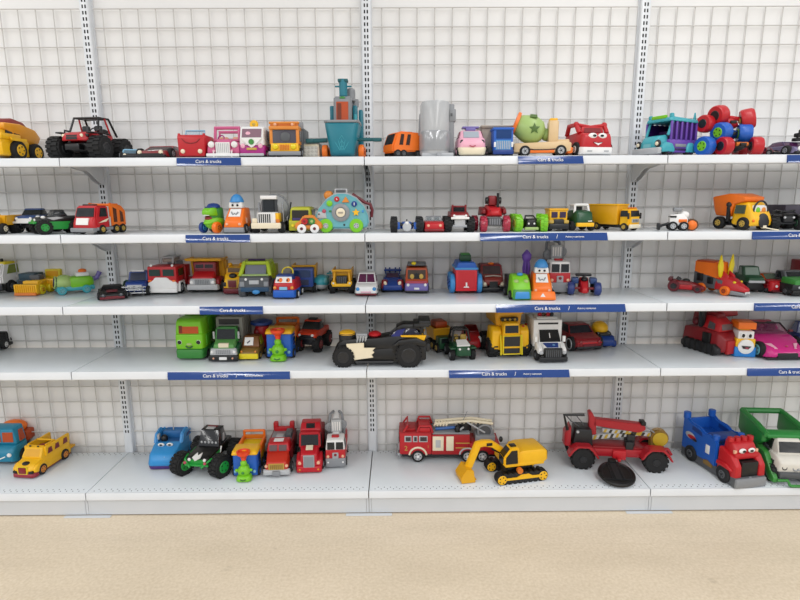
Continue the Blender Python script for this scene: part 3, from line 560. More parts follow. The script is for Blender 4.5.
def stunt(t,wheels,tire,hub,body,c,spine):
    for i,(x,y,z,r,w,ax) in enumerate(wheels): t.wh(x,y,z,r,w,tire,hub,.52,0,ax)
    for a,b,r,m in spine: t.tu('axle_arm',m,[a,b],r)
    t.ba('body',body,c[0],c[1],ry=c[2]); t.ba('motor','dark',(c[0][0],c[0][1]-1,c[0][2]-2),(c[1][0]*.7,c[1][1]*.6,c[1][2]*.7)); t.r('panel','black',c[0][0]-3,c[0][0]+3,c[0][1]-c[1][1]-1,c[0][1]-c[1][1]*.5,c[0][2]-1,c[0][2]+2,.5)
    t.done()
t=T('stunt_car','bottom red-wheeled toy stunt car of the three stacked on the top shelf','toy car',0,743.5,48,40,0,.02,g=None)
stunt(t,[(-16,-13,9.2,9.2,10,(1,.25,0)),(16,-13,9.2,9.2,10,(1,-.2,0)),(-16,13,9.2,9.2,10,'x'),(16,13,9.2,9.2,10,'x')],'red','dark','black',((0,-4,10),(9,14,5),0),[((-14,-13,9.2),(14,-13,9.2),1.6,'dark'),((-14,13,9.2),(14,13,9.2),1.6,'dark'),((-6,-15,11),(6,-15,11),2,'amber')])
t=T('stunt_car','middle toy stunt car of the stack, with blue tires and lime green hubs','toy car',0,730.5,54,40,0,.035)
stunt(t,[(-21,-10,9.8,9.8,11,(1,.5,0)),(-5,-9,23.5,9.8,12,(1,.45,.1)),(20,-6,22.5,9.6,12,(1,-.3,0))],'blue','lime','dblue',((8,0,22),(10,8,5),0),[((-21,-8,9.8),(-5,-5,23),1.8,'dark'),((-5,-5,23),(20,-3,22),1.8,'dark')])
t=T('stunt_car','top red-wheeled toy stunt car of the stack of three','toy car',0,731.5,56,34,0,.05)
stunt(t,[(-21,-2,32.5,8.8,10,(1,.5,0)),(-9.5,-4,40.5,9.8,11,(1,.4,.15)),(20,-4,36.5,10.3,12,(1,-.4,.2))],'red','dark','red',((4,0,33),(9,8,5),20),[((-21,0,32),(-9,0,40),1.7,'dred'),((-9,-2,40),(20,-2,36),2.2,'red'),((12,-3,35),(17,-4,36),2.6,'gold')])
t=T('toy_car','tiny dark red and black toy car beside the stunt car stack','toy car',0,769,15,20,30,.05)
car(t,14,20,9,'wine',r=3,ww=2.6,glass=GL('3a2a44'),b=1); t.done()
t=T('toy_car','purple-grey toy battle car with black roof turret at right edge, top shelf','toy car',0,797,40,46,12,.03)
car(t,42,46,15,M('6a6280',.3,.4),r=5,ww=5,roof=M('dpur'),glass=GL('4a2448'),belt=.66,lights='white'); 
t.cy('turret','black',(2,-4,17),4.5,3,'z'); t.tu('turret','black',[(2,-4,18),(-2,-9,22),(-8,-16,23.5)],1.1); t.r('turret','black',-4,4,-10,-5,19,23,.8); t.ba('turret','black',(-3,-12,24.5),2); t.r('engine_cover','yellow',5,10,-22,-8,8.5,13,1); t.done()
# ================================================================== SECOND SHELF
t=T('toy_dump_truck','mustard yellow toy truck with cream hubs cut by the left edge, second shelf','toy truck',1,-15,28,44,0,.05)
t.r('cab','dyel',-10,10,-20,-8,6,17,1.4); t.fr('windshield',GL(),-8,8,11.5,16,-20.2,None,.5); bed(t,'dyel',12,-8,21,9,18); chassis(t,9,-18,20,3,7); t.w4(12,-12,12,5.5,5,'tire','cream'); t.done()
t=T('monster_truck','navy and white toy pickup on tall black wheels at left of second shelf','toy truck',1,25,34,40,0,.15,k=.93)
monster(t,36,40,6.8,9,'navyl',11,19,26,'dark',14,bh=12,trim='white'); t.done()
t=T('monster_truck','black toy monster truck with green chassis and green hubs, left of second shelf','toy truck',1,52,30,44,-44,.015,k=.98)
monster(t,32,44,7.2,8,'black',11.5,18.5,25,'green',14,bh=11,trim='green',cabm='black')
for s in (-1,1):
    t.pa('chassis_plate#%d'%(1.5+s/2),'green',[(s*11.5,-13,13),(s*11.5,-8,5),(s*11.5,6,5),(s*11.5,12,13)][::s],.8)
    t.pa('flame_decal#%d'%(1.5+s/2),'lgray',[(s*11,-12,17),(s*11,-6,14.5),(s*11,4,16.5),(s*11,-2,18)][::s],.3); t.ba('skull_decal#%d'%(1.5+s/2),'white',(s*9.6,-14.5,17.5),(2.2,2.2,1.6))
t.done()
t=T('toy_car_carrier','red toy truck cab with white front plate pulling an orange carrier','toy truck',1,97,30,46,-14,.02,k=.95)
cab(t,14,-22,-2,5,30,'red',.5,.2); t.lo('hood','red',[(-26,13,11,5,12),(-23,14,12.5,5,18),(-14,14,13,5,19)],1.5); t.fr('front_plate','white',-7.5,7.5,10,17,-26,-24.2,1); t.r('roof_light','dark',-7,7,-16,-10,29.5,31.5,.6)
t.r('bumper','gray',-14.5,14.5,-28,-22,2.5,7,1); t.r('skirt','gray',-14.2,14.2,-22,22,4,7.5,.8)
for s in (-1,1):
    t.pr('carrier_side#%d'%(1.5+s/2),'orange',[(-1,8),(22,8),(22,24),(16,30),(-1,33)],s*13-1.2,s*13+1.2,.8); t.pa('side_hole#%d'%(1.5+s/2),GL('5a2a10'),[(s*14.2,3,12),(s*14.2,8,12),(s*14.2,8,26),(s*14.2,3,28)][::s],.3); t.pa('rear_hole#%d'%(1.5+s/2),GL('5a2a10'),[(s*14.2,13,12),(s*14.2,18,12),(s*14.2,17,22),(s*14.2,13,25)][::s],.3)
    t.pa('flame_decal#%d'%(1.5+s/2),'cream',[(s*14.1,-19,12),(s*14.1,-8,13),(s*14.1,-3,17),(s*14.1,-12,14.5)][::s],.25); t.tu('exhaust#%d'%(1.5+s/2),'lgray',[(s*14.5,-3,8),(s*14.5,-3,18)],.9)
t.r('carrier_deck#1','orange',-12,12,-1,22,8,11,.5); t.r('carrier_deck#2','orange',-12,12,0,14,29,32,.6)
for y in (-14,6,16):
    for s in (-1,1): t.wh(s*12.4,y,5,5,5,'tire','gold')
t.done()
t=T('crocodile_car','green crocodile toy with blue cap, open mouth and mismatched wheels','toy animal',1,213,26,28,-22,.03)
t.ba('body','lime',(0,0,11),(9,12,8)); t.lo('head','pgreen',[(-9,5,4,13,22),(0,8,7,12,26),(8,7,6,13,26)],2); t.lo('head','lime',[(-14,4,3.5,18.5,23),(-9,6.5,5.5,17.5,25.5),(-2,7.5,6,17,26)],1.6)
t.lo('jaw','lime',[(-13,3.5,3.5,9,11.5),(-8,6,5.5,9,13),(0,7,6,10,15)],1.2); t.ba('mouth','dred',(0,-7.5,14.8),(4.6,4,3)); t.tu('tooth_row','white',[(-4,-12,18.2),(0,-13.6,18.2),(4,-12,18.2)],.5)
t.la('cap','dblue',(0,0,25.5),[(6.8,0),(6.6,2),(4.5,4),(0,4.8)],'z'); t.r('cap','dblue',-4,4,-9,-4,25.4,26.6,.4)
for s in (-1,1): t.ey(s*3.2,-7.6,24.2,1.6,None,0,0,.6)
t.wh(-9.5,-6,5.6,5.6,4,'dblue','sky'); t.wh(8.5,-7,5.8,5.8,5,'orange','amber'); t.wh(-9,8,5.6,5.6,4,'dgray','gray'); t.wh(9,8,5.6,5.6,4,'dgray','gray'); t.done()
def facetruck(t,base,plow):
    t.lo('bumper',base,[(-16,10.4,10,1,6),(-12,11.2,11,.8,6.5),(14,11.2,11,.8,6)],1.2)
    t.lo('body','orange',[(-15,9.8,8.6,6,12),(-11,10.6,8.8,6,16),(-2,10.6,8,6,25.4),(12,10,8,6,25.4),(14,9,7.5,6,24)],1.6)
    t.pa('windshield','white',[(-6,-10.8,16.6),(6,-10.8,16.6),(5.4,-4.2,24),(-5.4,-4.2,24)],.6); t.tu('mustache','gray',[(-3.4,-8.6,21.4),(-1.6,-9.8,18.6),(0,-9.2,20),(1.6,-9.8,18.6),(3.4,-8.6,21.4)],.7)
    t.lo('face','white',[(-6,7.4,6.6,25,31.4),(4,7.4,6.6,25,31.4)],1.6)
    for s in (-1,1): t.ey(s*2.5,-6.2,28,2,None,0,0,.62); t.hl(s*6.5,-15.2,9.4,1.5,'peach')
    t.la('cap','sky',(0,-.5,30.9),[(7,0),(6.8,1.6),(5.4,5),(3,7.6),(0,8.4)],'z'); t.r('cap','sky',-5,5,-8,-4,31,32,.4)
    t.tu('crane_arm','dor',[(0,8,22),(0,14,33),(0,17,30)],1.3); t.tu('hook','dgray',[(0,17,30),(0,17,22)],.5); t.pa('side_badge','peach',[(10.4,-6,10),(10.4,-2,10),(10,-2,15.5),(10,-6,15.5)],.4)
    if plow: t.lo('plow','orange',[(-20,12.5,12.5,.5,3),(-17,13,12,.5,9),(-15,12,11,2,8)],.8); t.px('plow_mark','white',[(-3,3),(3,3),(0,7.5)],-19.6,-18.5,.1)
    t.w4(10,-9,9,4.8,4,'tire','gray'); t.done()
t=T('tow_truck','orange toy tow truck with white eyes and blue cap, grey bumper, second shelf','toy truck',1,237,24,34,-4,.025); facetruck(t,'gray',0)
t=T('toy_cement_mixer','white and yellow toy mixer truck with grey drum and chrome pipes, second shelf','toy truck',1,267,34,56,0,.03)
t.r('bumper','cream',-15.5,13.8,-28.5,-24,4.8,10.5,.8); t.lo('hood','white',[(-27,9,8.5,9,20.5),(-14,10,9.5,9,21)],.8); t.r('hood','yellow',5,12,-26,-12,11,20,.8); t.fr('grille','white',-8.5,5,9.5,20.5,-27.2,None,.8); bars(t,'grille','black',-8,4.6,10.7,19.2,-28,6,.55,.3)
t.r('headlight#1','cream',-14.5,-9.5,-27.5,-25,10.5,15,.5); t.r('headlight#2','amber',9.5,13,-27.5,-25,10.5,14,.5)
cab(t,7.6,-14,-2,18,35,'dgray',.1,.06,sw=.15); t.fr('windshield',GL(),-4.2,5,20.5,33,-14.6,-13.8,.7); t.r('visor','white',-7.8,8.6,-17.5,-12,33.6,37.4,.7)
for x in (-10,14.2): t.tu('exhaust_pipe#%d'%(1 if x<0 else 2),CH(),[(x,-14,9),(x,-14,30.5)],1)
t.la('drum','lgray',(2,9,25),[(0,-18),(9,-17.5),(14,-9),(14.8,0),(12,10),(6,18),(0,18.5)],(0,1,.18),26); t.ring('drum','gray',(2,3,24),14.6,.6,(0,1,.18)); t.r('drum_support','dgray',-6,10,-2,26,6,14,1); t.tu('ladder','dgray',[(15,4,8),(16,20,30)],.9)
t.w4(13,-18,16,5.6,6,'tire','dgray'); t.done()
t=T('toy_car','yellow-green toy car with big dark window behind the small wooden car','toy car',1,300.5,26,40,0,.06,k=.95)
t.lo('body','olive',[(-19,12,12,2.5,12),(-16,12.5,12.3,2,14),(18,12.5,12.3,2,14),(19,12,12,3,12)],2); t.lo('cabin','olive',[(-17,12.2,10.5,12,27),(15,12.2,10.5,12,27)],3); t.fr('windshield',GL('2c2820'),-8.6,8.6,12.8,23.5,-17.6,None,.6); t.fr('dashboard',M('3a3470'),-8,8,13,15.5,-18.2,None,.3)
for s in (-1,1): t.hl(s*8,-19.3,7.5,1.8,'lemon'); t.sd('side_window#%d'%(1.5+s/2),GL('2c2820'),s,11.7,-12,11,14.5,24,.5,11)
t.w4(11,-11,11,4.6,4,'tire','olive'); t.done()
t=T('wooden_car','small orange wooden toy car with white wheels and red and green gears','toy car',1,309,14,28,90,.03)
t.pr('body','ora2',[(-13.5,4),(13.5,4),(14,9),(9,12),(5,17.5),(-5,18),(-10,12.5),(-14,9)],-5,5,1); 
t.pa('window_hole','brown',[(-5.1,8,7.8),(-5.1,-7,7.8),(-5.1,-4.5,15.2),(-5.1,4.5,15.2)],.3)
for y,m in ((-3.8,'pgreen'),(3.6,'red')): t.cy('gear#%d'%(1 if y<0 else 2),m,(-5.8,y,11.8),3.2,1.4,'x',seg=12); t.cy('gear#%d'%(1 if y<0 else 2),'lgreen' if y<0 else 'dred',(-6.4,y,11.8),1.4,1.4,'x')
for s in (-1,1):
    for y in (-6.3,6.6): t.wh(s*6,y,4.5,4.5,2.4,'white','wine',.35)
t.done()
t=T('activity_car','big turquoise domed activity toy with buttons, dial and green wheels, second shelf','activity toy',1,341,60,24,0,.045)
dome=[(-27,8),(-26,16),(-22,24),(-14,33),(-5,38.5),(6,38.5),(15,34),(23,26),(27,17),(28,8),(24,4),(-22,4)]
t.px('shell','turq',dome,-9,9,1.6); t.px('rim','lgray',[(x*1.02,z*1.02+.3) for x,z in dome],-5,5,.8)
t.la('dial','gray',(0,-9.4,20),[(9,-.8),(9,.8),(8,1.6),(5.5,1.8),(5,1)],(0,-1,0),28); t.la('dial','cream',(0,-10.6,20),[(4.4,-.8),(4.4,.6),(3.4,1),(0,1)],(0,-1,0)); t.r('dial','taupe',-2.4,2.4,-12.2,-11,19.2,20.8,.2)
def knob(p,m,x,z,r): t.la(p,m,(x,-9.6,z),[(r,-.6),(r,.6),(r*.8,1.1),(0,1.2)],(0,-1,0),18)
knob('button#1','lime',-11,29,3); t.ring('button#1','lemon',(-11,-10.2,29),2.2,.4); knob('button#2','red',-3.6,33.2,2.6); t.tu('button#2','white',[(-4,-10.9,34),(-3.2,-10.9,32.4)],.4); knob('button#4','dblue',13.6,28.4,2.8); t.tu('button#4','white',[(13.6,-10.9,29.8),(13.6,-10.9,27)],.4)
t.px('button#3','ora2',[(1.4,30),(9,30),(5.2,35.8)],-10.6,-9,.3)
t.px('button#5','yellow',[(15.2+ (4 if i%2==0 else 1.8)*math.cos(PI/2+i*PI/5),20+(4 if i%2==0 else 1.8)*math.sin(PI/2+i*PI/5)) for i in range(10)],-10.6,-9,.2)
t.lo('mouse_face','lgray',[(-10.6,3,2,15,19),(-9.4,5,4,14,21),(-8,5,4,14,21)],.6,xo=-19); t.ba('mouse_face','rose',(-16.5,-10.2,21.5),(2,.8,2)); t.ba('mouse_face','black',(-21.6,-10.8,18.6),(.8,.5,.8))
t.ba('button#6','pgreen',(-10.6,-9.4,21.4),(1.4,1,1)); t.ba('button#7','dark',(3.2,-9.4,7.8),(1,.8,1)); t.ba('button#8','sky',(22,-9.2,21),(1.2,.8,1.4))
t.r('handle','lgray',-6.5,6.5,-4,4,38,43.6,1.2); t.r('handle','dgray',-5,5,-4.6,4.6,39.6,42.6,.5); t.ba('ear','ora2',(-13,2,37),(5,3,4.6)); t.tu('spines','wine',[(11,1,38),(18,1,33.5),(24,1,29.5),(29,1,28),(31,1,22),(30,1,15)],1.6)
for s in (-1,1):
    for y in (-8.5,8.5): t.wh(s*15.3,y,7,7,4,'lime','lgray',.4,ax='y')
t.done()
t=T('stunt_buggy','low blue toy stunt buggy with four fat dark tires, middle of second shelf','toy car',1,407,34,34,0,.035)
t.lo('body','blue',[(-12,4,3,3,9),(-4,7,5,3,10),(10,7,5,3,10)],1.5); t.ba('nose','white',(0,-11,9),(2.4,3,2)); t.la('bumper','lgray',(0,-13,5.5),[(4.4,-.8),(4.4,.8),(0,1.2)],(0,-1,.2)); t.tu('antenna','black',[(0,-8,9),(0,-8,13)],.6)
for s in (-1,1): t.r('fork#%d'%(1.5+s/2),'blue',s*9-2,s*9+2,-14,-2,3,10,.6)
t.w4(13,-11,11,7.4,7,'dark','dgray',.5,12); t.done()
t=T('toy_car','red toy convertible with clear windshield beside the blue stunt buggy','toy car',1,434.5,22,40,0,.035)
t.lo('body','red',[(-19,9.6,9.2,2,8.5),(-16,10.4,9.8,1.4,10),(-4,10.5,9.8,1.4,11),(17,10.5,9.8,1.4,10.5),(19,9.5,9,2,9)],1.6); t.r('bumper','dred',-9.8,9.8,-20,-17,1,3.6,.6); t.r('cockpit','dark',-7.5,7.5,-3,10,9.8,11.4,.4)
t.tu('windshield','gray',[(-8.8,-5,10.6),(-7.4,-1,15.4),(7.4,-1,15.4),(8.8,-5,10.6)],.5); t.pa('windshield',M('a8b0b4',.1,0,.35),[(-8.6,-5,10.6),(8.6,-5,10.6),(7.3,-1,15.2),(-7.3,-1,15.2)],.2)
for s in (-1,1): t.hl(s*6,-19,6.8,1.5,'peach'); t.r('seat#%d'%(1.5+s/2),'dgray',s*4-2.5,s*4+2.5,4,7,10,14.5,.6)
t.w4(9.4,-11,11,3.4,3,'tire','gray'); t.done()
t=T('monster_truck','red and white toy monster truck with chrome engine, near middle of second shelf','toy truck',1,460,29,40,0,.04)
monster(t,30,40,7.4,7,'dred',13.5,20,26,'dark',14,bh=9.5,trim='white'); t.r('engine','lgray',-5.5,5.5,-19,-13,5,13,1); t.tu('engine','silver',[(-7,-18,6),(7,-18,6)],1.4)
for s in (-1,1): t.cy('stack#%d'%(1.5+s/2),'dred',(s*6.6,-8,23),1,8,'z')
t.done()
t=T('toy_tank','red toy battle vehicle with see-through red wheels and tall turret, second shelf','toy vehicle',1,496,36,44,0,.035)
t.lo('body','red',[(-18,4,3,17,20),(-12,8,6,15,24),(6,10,7,14,27),(18,9,7,14,24)],1.2); t.pa('windshield',GL('201014'),[(-5.5,-14.6,20.4),(5.5,-14.6,20.4),(4.8,-10,24),(-4.8,-10,24)],.6); t.r('grille','dgray',-7,7,-14,-6,6,14,.8); bars(t,'grille','gray',-6,6,7,13,-14.2,5,.5,.4)
for s in (-1,1): t.lo('wing#%d'%(1.5+s/2),'dred',[(-10,2,1.5,18,22),(8,4,3,16,25)],.8,xo=s*10.5); t.tu('suspension#%d'%(1.5+s/2),'black',[(s*6,-10,12),(s*11,-12,8)],1.2)
t.r('turret','dred',-5,3,-6,6,26,36,1.4); t.tu('cannon','black',[(3.6,-8,24),(3.6,-8,38.5)],1.3)
for x in (-7,6.5): t.cy('turret_wheel#%d'%(1 if x<0 else 2),'black',(x,-2,31),3.4,2.4,'x')
W_=M('b8324a',.2,0,.85)
for x,y in ((-11.5,-14),(11.5,-14),(-17,12),(17,12)): t.wh(x,y,7.6,7.6,6.5,W_,'rose',.5,10)
t.done()
t=T('stunt_buggy','low black toy stunt buggy with lime green spiked wheels, second shelf','toy car',1,532,38,32,0,.04)
t.lo('body','black',[(-13,6,4,4,12),(-6,8,6,3,13),(10,8,6,3,12)],1.2); t.r('bumper','lgreen',-7,7,-15,-12,1.8,4.6,.6); t.tu('roll_bar','dark',[(-6,-8,11),(-4,-2,15.5),(4,-2,15.5),(6,-8,11)],.9)
for s in (-1,1): t.hl(s*2.8,-13,8,1,'white')
for x,a in ((-13.5,.12),(13.5,-.25)):
    for y in (-10,10): t.wh(x,y,8.4,8.4,7,'lime','olive',.5,12,(1,a,0))
t.done()
t=T('toy_truck','small yellow toy truck with two windows and black tires behind the lime buggy','toy truck',1,559,22,36,0,.07)
t.r('cab','yellow',-9,9,-14,4,8,21,1); t.r('roof','dyel',-9.6,9.6,-15,5,20,22.5,.8)
for s in (-1,1): t.fr('windshield#%d'%(1.5+s/2),GL('3a2a4a'),s*4.2-3,s*4.2+3,13.4,19,-14.2,None,.5); t.r('fender#%d'%(1.5+s/2),'gold',s*7.5-2.5,s*7.5+2.5,-17,-8,7.5,11,.8)
t.r('bumper','dark',-10,10,-18,-13,2,7.5,1); t.r('hood','dark',-5,5,-17,-12,6,12,.8); t.r('bed','dyel',-9,9,5,18,7,15,.8); t.w4(8.2,-11,11,5,5.5,'tire','dark'); t.done()
t=T('toy_tractor','green toy vehicle with white roll bar, white sticker and yellow bumper, second shelf','toy tractor',1,580,24,38,6,.05)
t.lo('body','dgreen',[(-18,8,7,5,13),(-14,9.5,8.5,5,19.5),(-2,10,8,5,21),(15,10,8,5,20)],1.6); t.r('bumper','yellow',-9,9,-19,-15,4.5,8.5,.8); t.pa('sticker','white',[(2.5,-18,9.5),(6.5,-18,9.5),(6.3,-15.4,14),(2.5,-15.4,14)],.5)
for s in (-1,1): t.tu('roll_bar','white',[(s*7.6,-8,18),(s*6.6,-6,26),(s*6.6,6,26),(s*7.6,8,18)],1.3)
t.tu('roll_bar','white',[(-6.6,-6,26),(6.6,-6,26)],1.5); t.r('seat','dark',-4,4,0,5,20,25,.8); t.w4(10,-9,11,5,5,'tire','dark',rb=6.2); t.done()
t=T('toy_truck','yellow toy cargo truck with a big boxy container and cab at its right','toy truck',1,617,20,50,35,.04)
t.r('container','dyel',-9.5,9.5,-10,24,6,26,.8); t.tu('container','yellow',[(-9.8,-10,26),(-9.8,24,26),(9.8,24,26),(9.8,-10,26),(-9.8,-10,26)],.8)
cab(t,9,-24,-12,4.5,22,'yellow',.52,.08,sw=.12); t.fr('grille','lgray',-5.5,5.5,8.5,12,-24.4,None,.5); t.r('bumper','cream',-9,9,-25.5,-23,2.6,6.6,.7); bars(t,'grille','dgray',-5,5,9,11.5,-25,4,.4,.3); t.tu('roof_light','amber',[(-7,-20,22.6),(7,-20,22.6)],.9)
for s in (-1,1): t.hl(s*6.8,-25.4,4.8,1,'white'); t.r('mirror#%d'%(1.5+s/2),'dark',s*10.5-1,s*10.5+1,-24,-22.5,12,18,.4)
chassis(t,7,-22,24,3,6); t.w4(8,-18,14,4,4,'tire','gold'); t.done()
t=T('toy_loader','small white toy work vehicle with orange caged front wheel and black tail arm','toy vehicle',1,680,14,32,74,.035)
t.lo('body','white',[(-8,4,3.4,6,12),(-3,5,4.4,5,17),(9,5,4.4,5,16)],1); t.r('engine_cover','orange',-5.3,5.3,-7,1,8,11.5,.7); t.ba('drum','orange',(0,-12,5.6),(5.6,6,6)); 
for a in (-3,0,3): t.cy('drum','brown',(a,-12,5.8),5.9 if a else 6.2,.9,'x',seg=20)
t.ba('driver','white',(0,-5,15.5),(3.4,4.4,4)); t.cy('driver','brown',(3,-5.5,15),2.4,2,'x'); t.r('canopy','gray',-4,4,-2,6,19,23,1.2); t.r('side_tank','black',-5.6,5.6,3,9,13,15,.6); t.tu('tail_arm','dark',[(0,9,7),(0,15,5),(0,19,3)],1.4); t.r('tail_arm','dark',-3.5,3.5,17,20,0.5,7.5,.8)
for y in (-4,6): 
    for s in (-1,1): t.wh(s*5,y,4.6,4.6,4,'tire','lgray',.6)
t.done()
t=T('toy_dump_truck','yellow toy dump truck with orange bed, round windshield and pull string','toy truck',1,748,34,50,20,.03)
t.lo('cab','yellow',[(-24,12,10,5,13),(-20,15,13,4,18),(-14,15.5,12,4,28),(-2,15,11.5,5,28),(2,14,11,6,26)],2.6); t.px('windshield','white',[(-9.5,14.5),(9.5,14.5),(10,20),(8,25),(-8,25),(-10,20)],-19.4,-15,.8)
t.ring('windshield','dark',(0,-19.2,19.6),9.6,.9); t.ba('driver','ora2',(4,-19.6,20),(3,.8,3)); t.ba('driver','lime',(-4,-19.6,20),(3,.8,3)); t.ba('driver','rose',(0,-19.6,17),(2.4,.7,1.6))
t.la('mouth','dark',(0,-23.6,9.6),[(7.5,-.6),(7.5,.4),(6,1)],(0,-1,.2)); t.P('mouth')
for s in (-1,1):
    t.sd('side_window#%d'%(1.5+s/2),GL('4a5648'),s,14.2,-13,-2,16.5,25,.9,12.6); t.hl(s*12.5,-22.5,9.6,1.4,'orange'); t.r('exhaust#%d'%(1.5+s/2),'dark',s*14.4-1.6,s*14.4+1.6,3,6.5,8,25,.8); t.ba('exhaust#%d'%(1.5+s/2),'dark',(s*14.4,4.6,25.5),3)
t.lo('dump_bed','orange',[(-12,13,14.5,29,33),(0,14,16,26,36),(4,14,16.5,13,37),(22,12,16,14,34),(25,11,15.5,20,33)],1.2); chassis(t,9,-14,22,4,10); t.tu('pull_string','cream',[(0,-25,3),(4,-30,1.5),(9,-34,.5)],.6); t.r('string_tab','cream',-2.5,2.5,-26,-23,2,5,.5)
t.w4(13.5,-13,15,6.6,6,'tire','gold',.5); t.done()
t=T('toy_quad','black toy quad bike with chunky tires at the right end of second shelf','toy quad bike',1,786,32,40,-10,.04)
t.lo('body','dark',[(-16,5,4,8,14),(-8,8,6,8,17),(12,8,6,8,15)],1.4); t.tu('handlebar','black',[(-9,-6,19.5),(0,-8,18),(9,-6,19.5)],.9); t.tu('rack','black',[(-6,-16,16),(-6,-10,18),(6,-10,18),(6,-16,16),(-6,-16,16)],.7); t.r('seat','black',-4,4,-2,12,16,19,1)
for s in (-1,1): t.r('fender#%d'%(1.5+s/2),'black',s*11-4,s*11+4,-17,-6,13.5,15.5,.6); t.hl(s*4,-16,12.5,1.2,'lgray')
t.w4(12.5,-12,12,7,8,'tire','dgreen',.5,14); t.done()
t=T('toy_truck','dark purple box-shaped toy truck behind the black quad bike','toy truck',1,800,34,30,0,.20)
t.r('box','3c3444',-17,17,-15,15,6,23,1); t.r('chassis','dark',-15,15,-14,14,3,7,.5); t.ring('decal','lgray',(2,-15.4,15),3,.5); t.w4(14,-9,9,4.5,4,'tire','dgray'); t.done()
# ================================================================== THIRD SHELF
t=T('toy_truck','white toy truck with lime green roof and windows at left edge, third shelf','toy truck',2,2,32,52,-4,v=294)
cab(t,14.5,-25,4,9,30,'white',.45,.2,glass=GL('7c8a1c')); t.r('roof','lemon',-13.5,13.5,-18,6,28,31,1); t.r('bumper','dark',-15,15,-27,-22,3,10,1); t.r('rear_body','dgray',-13,13,5,25,8,24,1.2); chassis(t,12,-22,24,4,9); t.tu('roof_light','dark',[(6,-12,31),(6,-12,34)],1.4); t.w4(13,-14,15,6.4,6,'tire','dgray'); t.done()
t=T('toy_loader','small yellow toy loader with wide orange-yellow front bucket, left of third shelf','toy loader',2,25,26,34,0,v=296.3)
t.pr('bucket','amber',[(-17,.5),(-10,.5),(-8,6),(-10,11.5),(-13,11.5),(-12,6),(-16.5,3)],-11,11,.4); t.r('bucket','yellow',-11.5,11.5,-15.5,-9.5,2,11.5,.8); bars(t,'bucket','dyel',-10.5,10.5,2.6,11,-15.8,10,.35,.4)
t.r('body','yellow',-8,8,-7,14,4,14,1.4); t.r('cab','dgray',-5,5,0,9,13,19,1); t.tu('loader_arm#1','dyel',[(-7,-10,8),(-8,4,13)],1.2); t.tu('loader_arm#2','dyel',[(7,-10,8),(8,4,13)],1.2); t.w4(9,-5,10,5,5,'lemon','dyel',.5); t.done()
t=T('toy_truck','dark teal toy truck box standing behind the yellow loader, third shelf','toy truck',2,26,18,20,0,.325,k=.9)
t.r('box','0e3c4c',-9,9,-6,11,5,22,1); t.r('cab','0e3c4c',-8,8,-11,-6,4,16,1); t.fr('windshield',GL(),-6,6,10,15,-11.2,None,.4); t.w4(8,-6,7,3.6,3.4,'tire','dgray'); t.done()
t=T('toy_dump_truck','yellow toy dozer truck with stepped body left of the lime capsule car','toy truck',2,51,24,36,4,v=292.5)
t.r('hood','yellow',-11,9,-17,-4,4,13.5,1.2); bars(t,'hood','dyel',-9,7,6,12,-17.2,7,.3,.4); t.r('cab','lemon',-5,10,-7,6,9,22,1.2); t.fr('windshield','dyel',-3,8,15,20.5,-7.2,None,.4); t.r('engine','dark',-9,9,6,16,6,15,1); t.tu('arm','dred',[(7,10,14),(9,12,23),(12,6,20)],1.4); chassis(t,9,-15,16,2,5); t.w4(9,-10,10,4,4,'black','dark'); t.done()
t=T('capsule_car','lime and teal rounded toy car with dark round front window, facing left','toy car',2,70,24,36,-52,v=296)
t.ba('body','lgreen',(0,-8,11),(9,10,8.4)); t.lo('body','lime',[(-4,9,8,5,17),(14,9,8,5,17),(18,7,6,7,15)],2.4); t.lo('chassis','aqua',[(-16,8,8,3,8),(18,10,9,3,8)],1.6); t.la('porthole','navy',(0,-16.4,12),[(5.6,-1.5),(5.6,.5),(4,1.4),(0,1.8)],(0,-1,.15)); t.ring('porthole','lgreen',(0,-16.6,12),5.8,.8,(0,-1,.15))
t.r('cap','white',-6,6,2,14,17,21,1); t.ba('cap','orange',(0,9,22),(3.6,4,2.4)); t.tu('tail','lpur',[(0,16,12),(0,22,14),(0,25,20)],2.4)
for y in (-12,10):
    for s in (-1,1): t.wh(s*9.5,y,4.2,4.2,5,'aqua','turq',.6)
t.done()
t=T('toy_car','low black toy car with dark red trim near the left shelf seam','toy car',2,108,27,44,26,v=301.5)
car(t,26,44,13,'black',r=4,ww=4,glass=GL('101012'),belt=.66,grille='dred',lights='dgray',bumper='wine'); t.pa('hood_panel','wine',[(-5,-18,8.3),(5,-18,8.3),(5,-9,9),(-5,-9,9)],.25); t.done()
t=T('toy_jeep','dark blue toy jeep with chrome bumper grille beside the white-fronted fire truck','toy car',2,137,24,42,8,v=297.5)
t.lo('body','navyl' if 0 else 'dblue',[(-18,9,8,5,13),(-14,10.5,9.5,5,15),(14,10.5,10,5,15)],1); cab(t,9.6,-6,12,13,23.5,'dblue',.1,.2,glass=GL('1a2440')); t.tu('roof_light','white',[(-6,-3,24.3),(6,-3,24.3)],.8)
for z in (4,7,10): t.tu('bumper_bar',CH(),[(-11,-19.5,z),(11,-19.5,z)],.7)
for x in (-8,0,8): t.tu('bumper_bar',CH(),[(x,-19.6,3.5),(x,-19.6,11)],.6)
t.r('front_grille','lgray',-7,7,-18.8,-17,7,12,.5); t.w4(10,-11,11,5,5,'tire','gray'); t.done()
t=T('toy_car','small green toy car half hidden behind the dark blue jeep','toy car',2,129,17,20,10,.31,k=.88)
car(t,17,20,14,'dgreen',r=3.4,ww=3); t.done()
t=T('toy_fire_truck','red toy fire truck with white front and grey roof ladder, third shelf','toy truck',2,163,31,62,0,v=295)
t.r('front_panel','white',-14.6,14.6,-31,-24,3,12,1.2); t.px('front_panel','white',[(-14.4,8),(14.4,8),(14.2,13),(8,14.5),(5,17.5),(-7,17.5),(-9,14.5),(-14,12)],-31.2,-28,.6); t.r('cab','red',-14.5,14.5,-30,-8,8,28.5,1.6); 
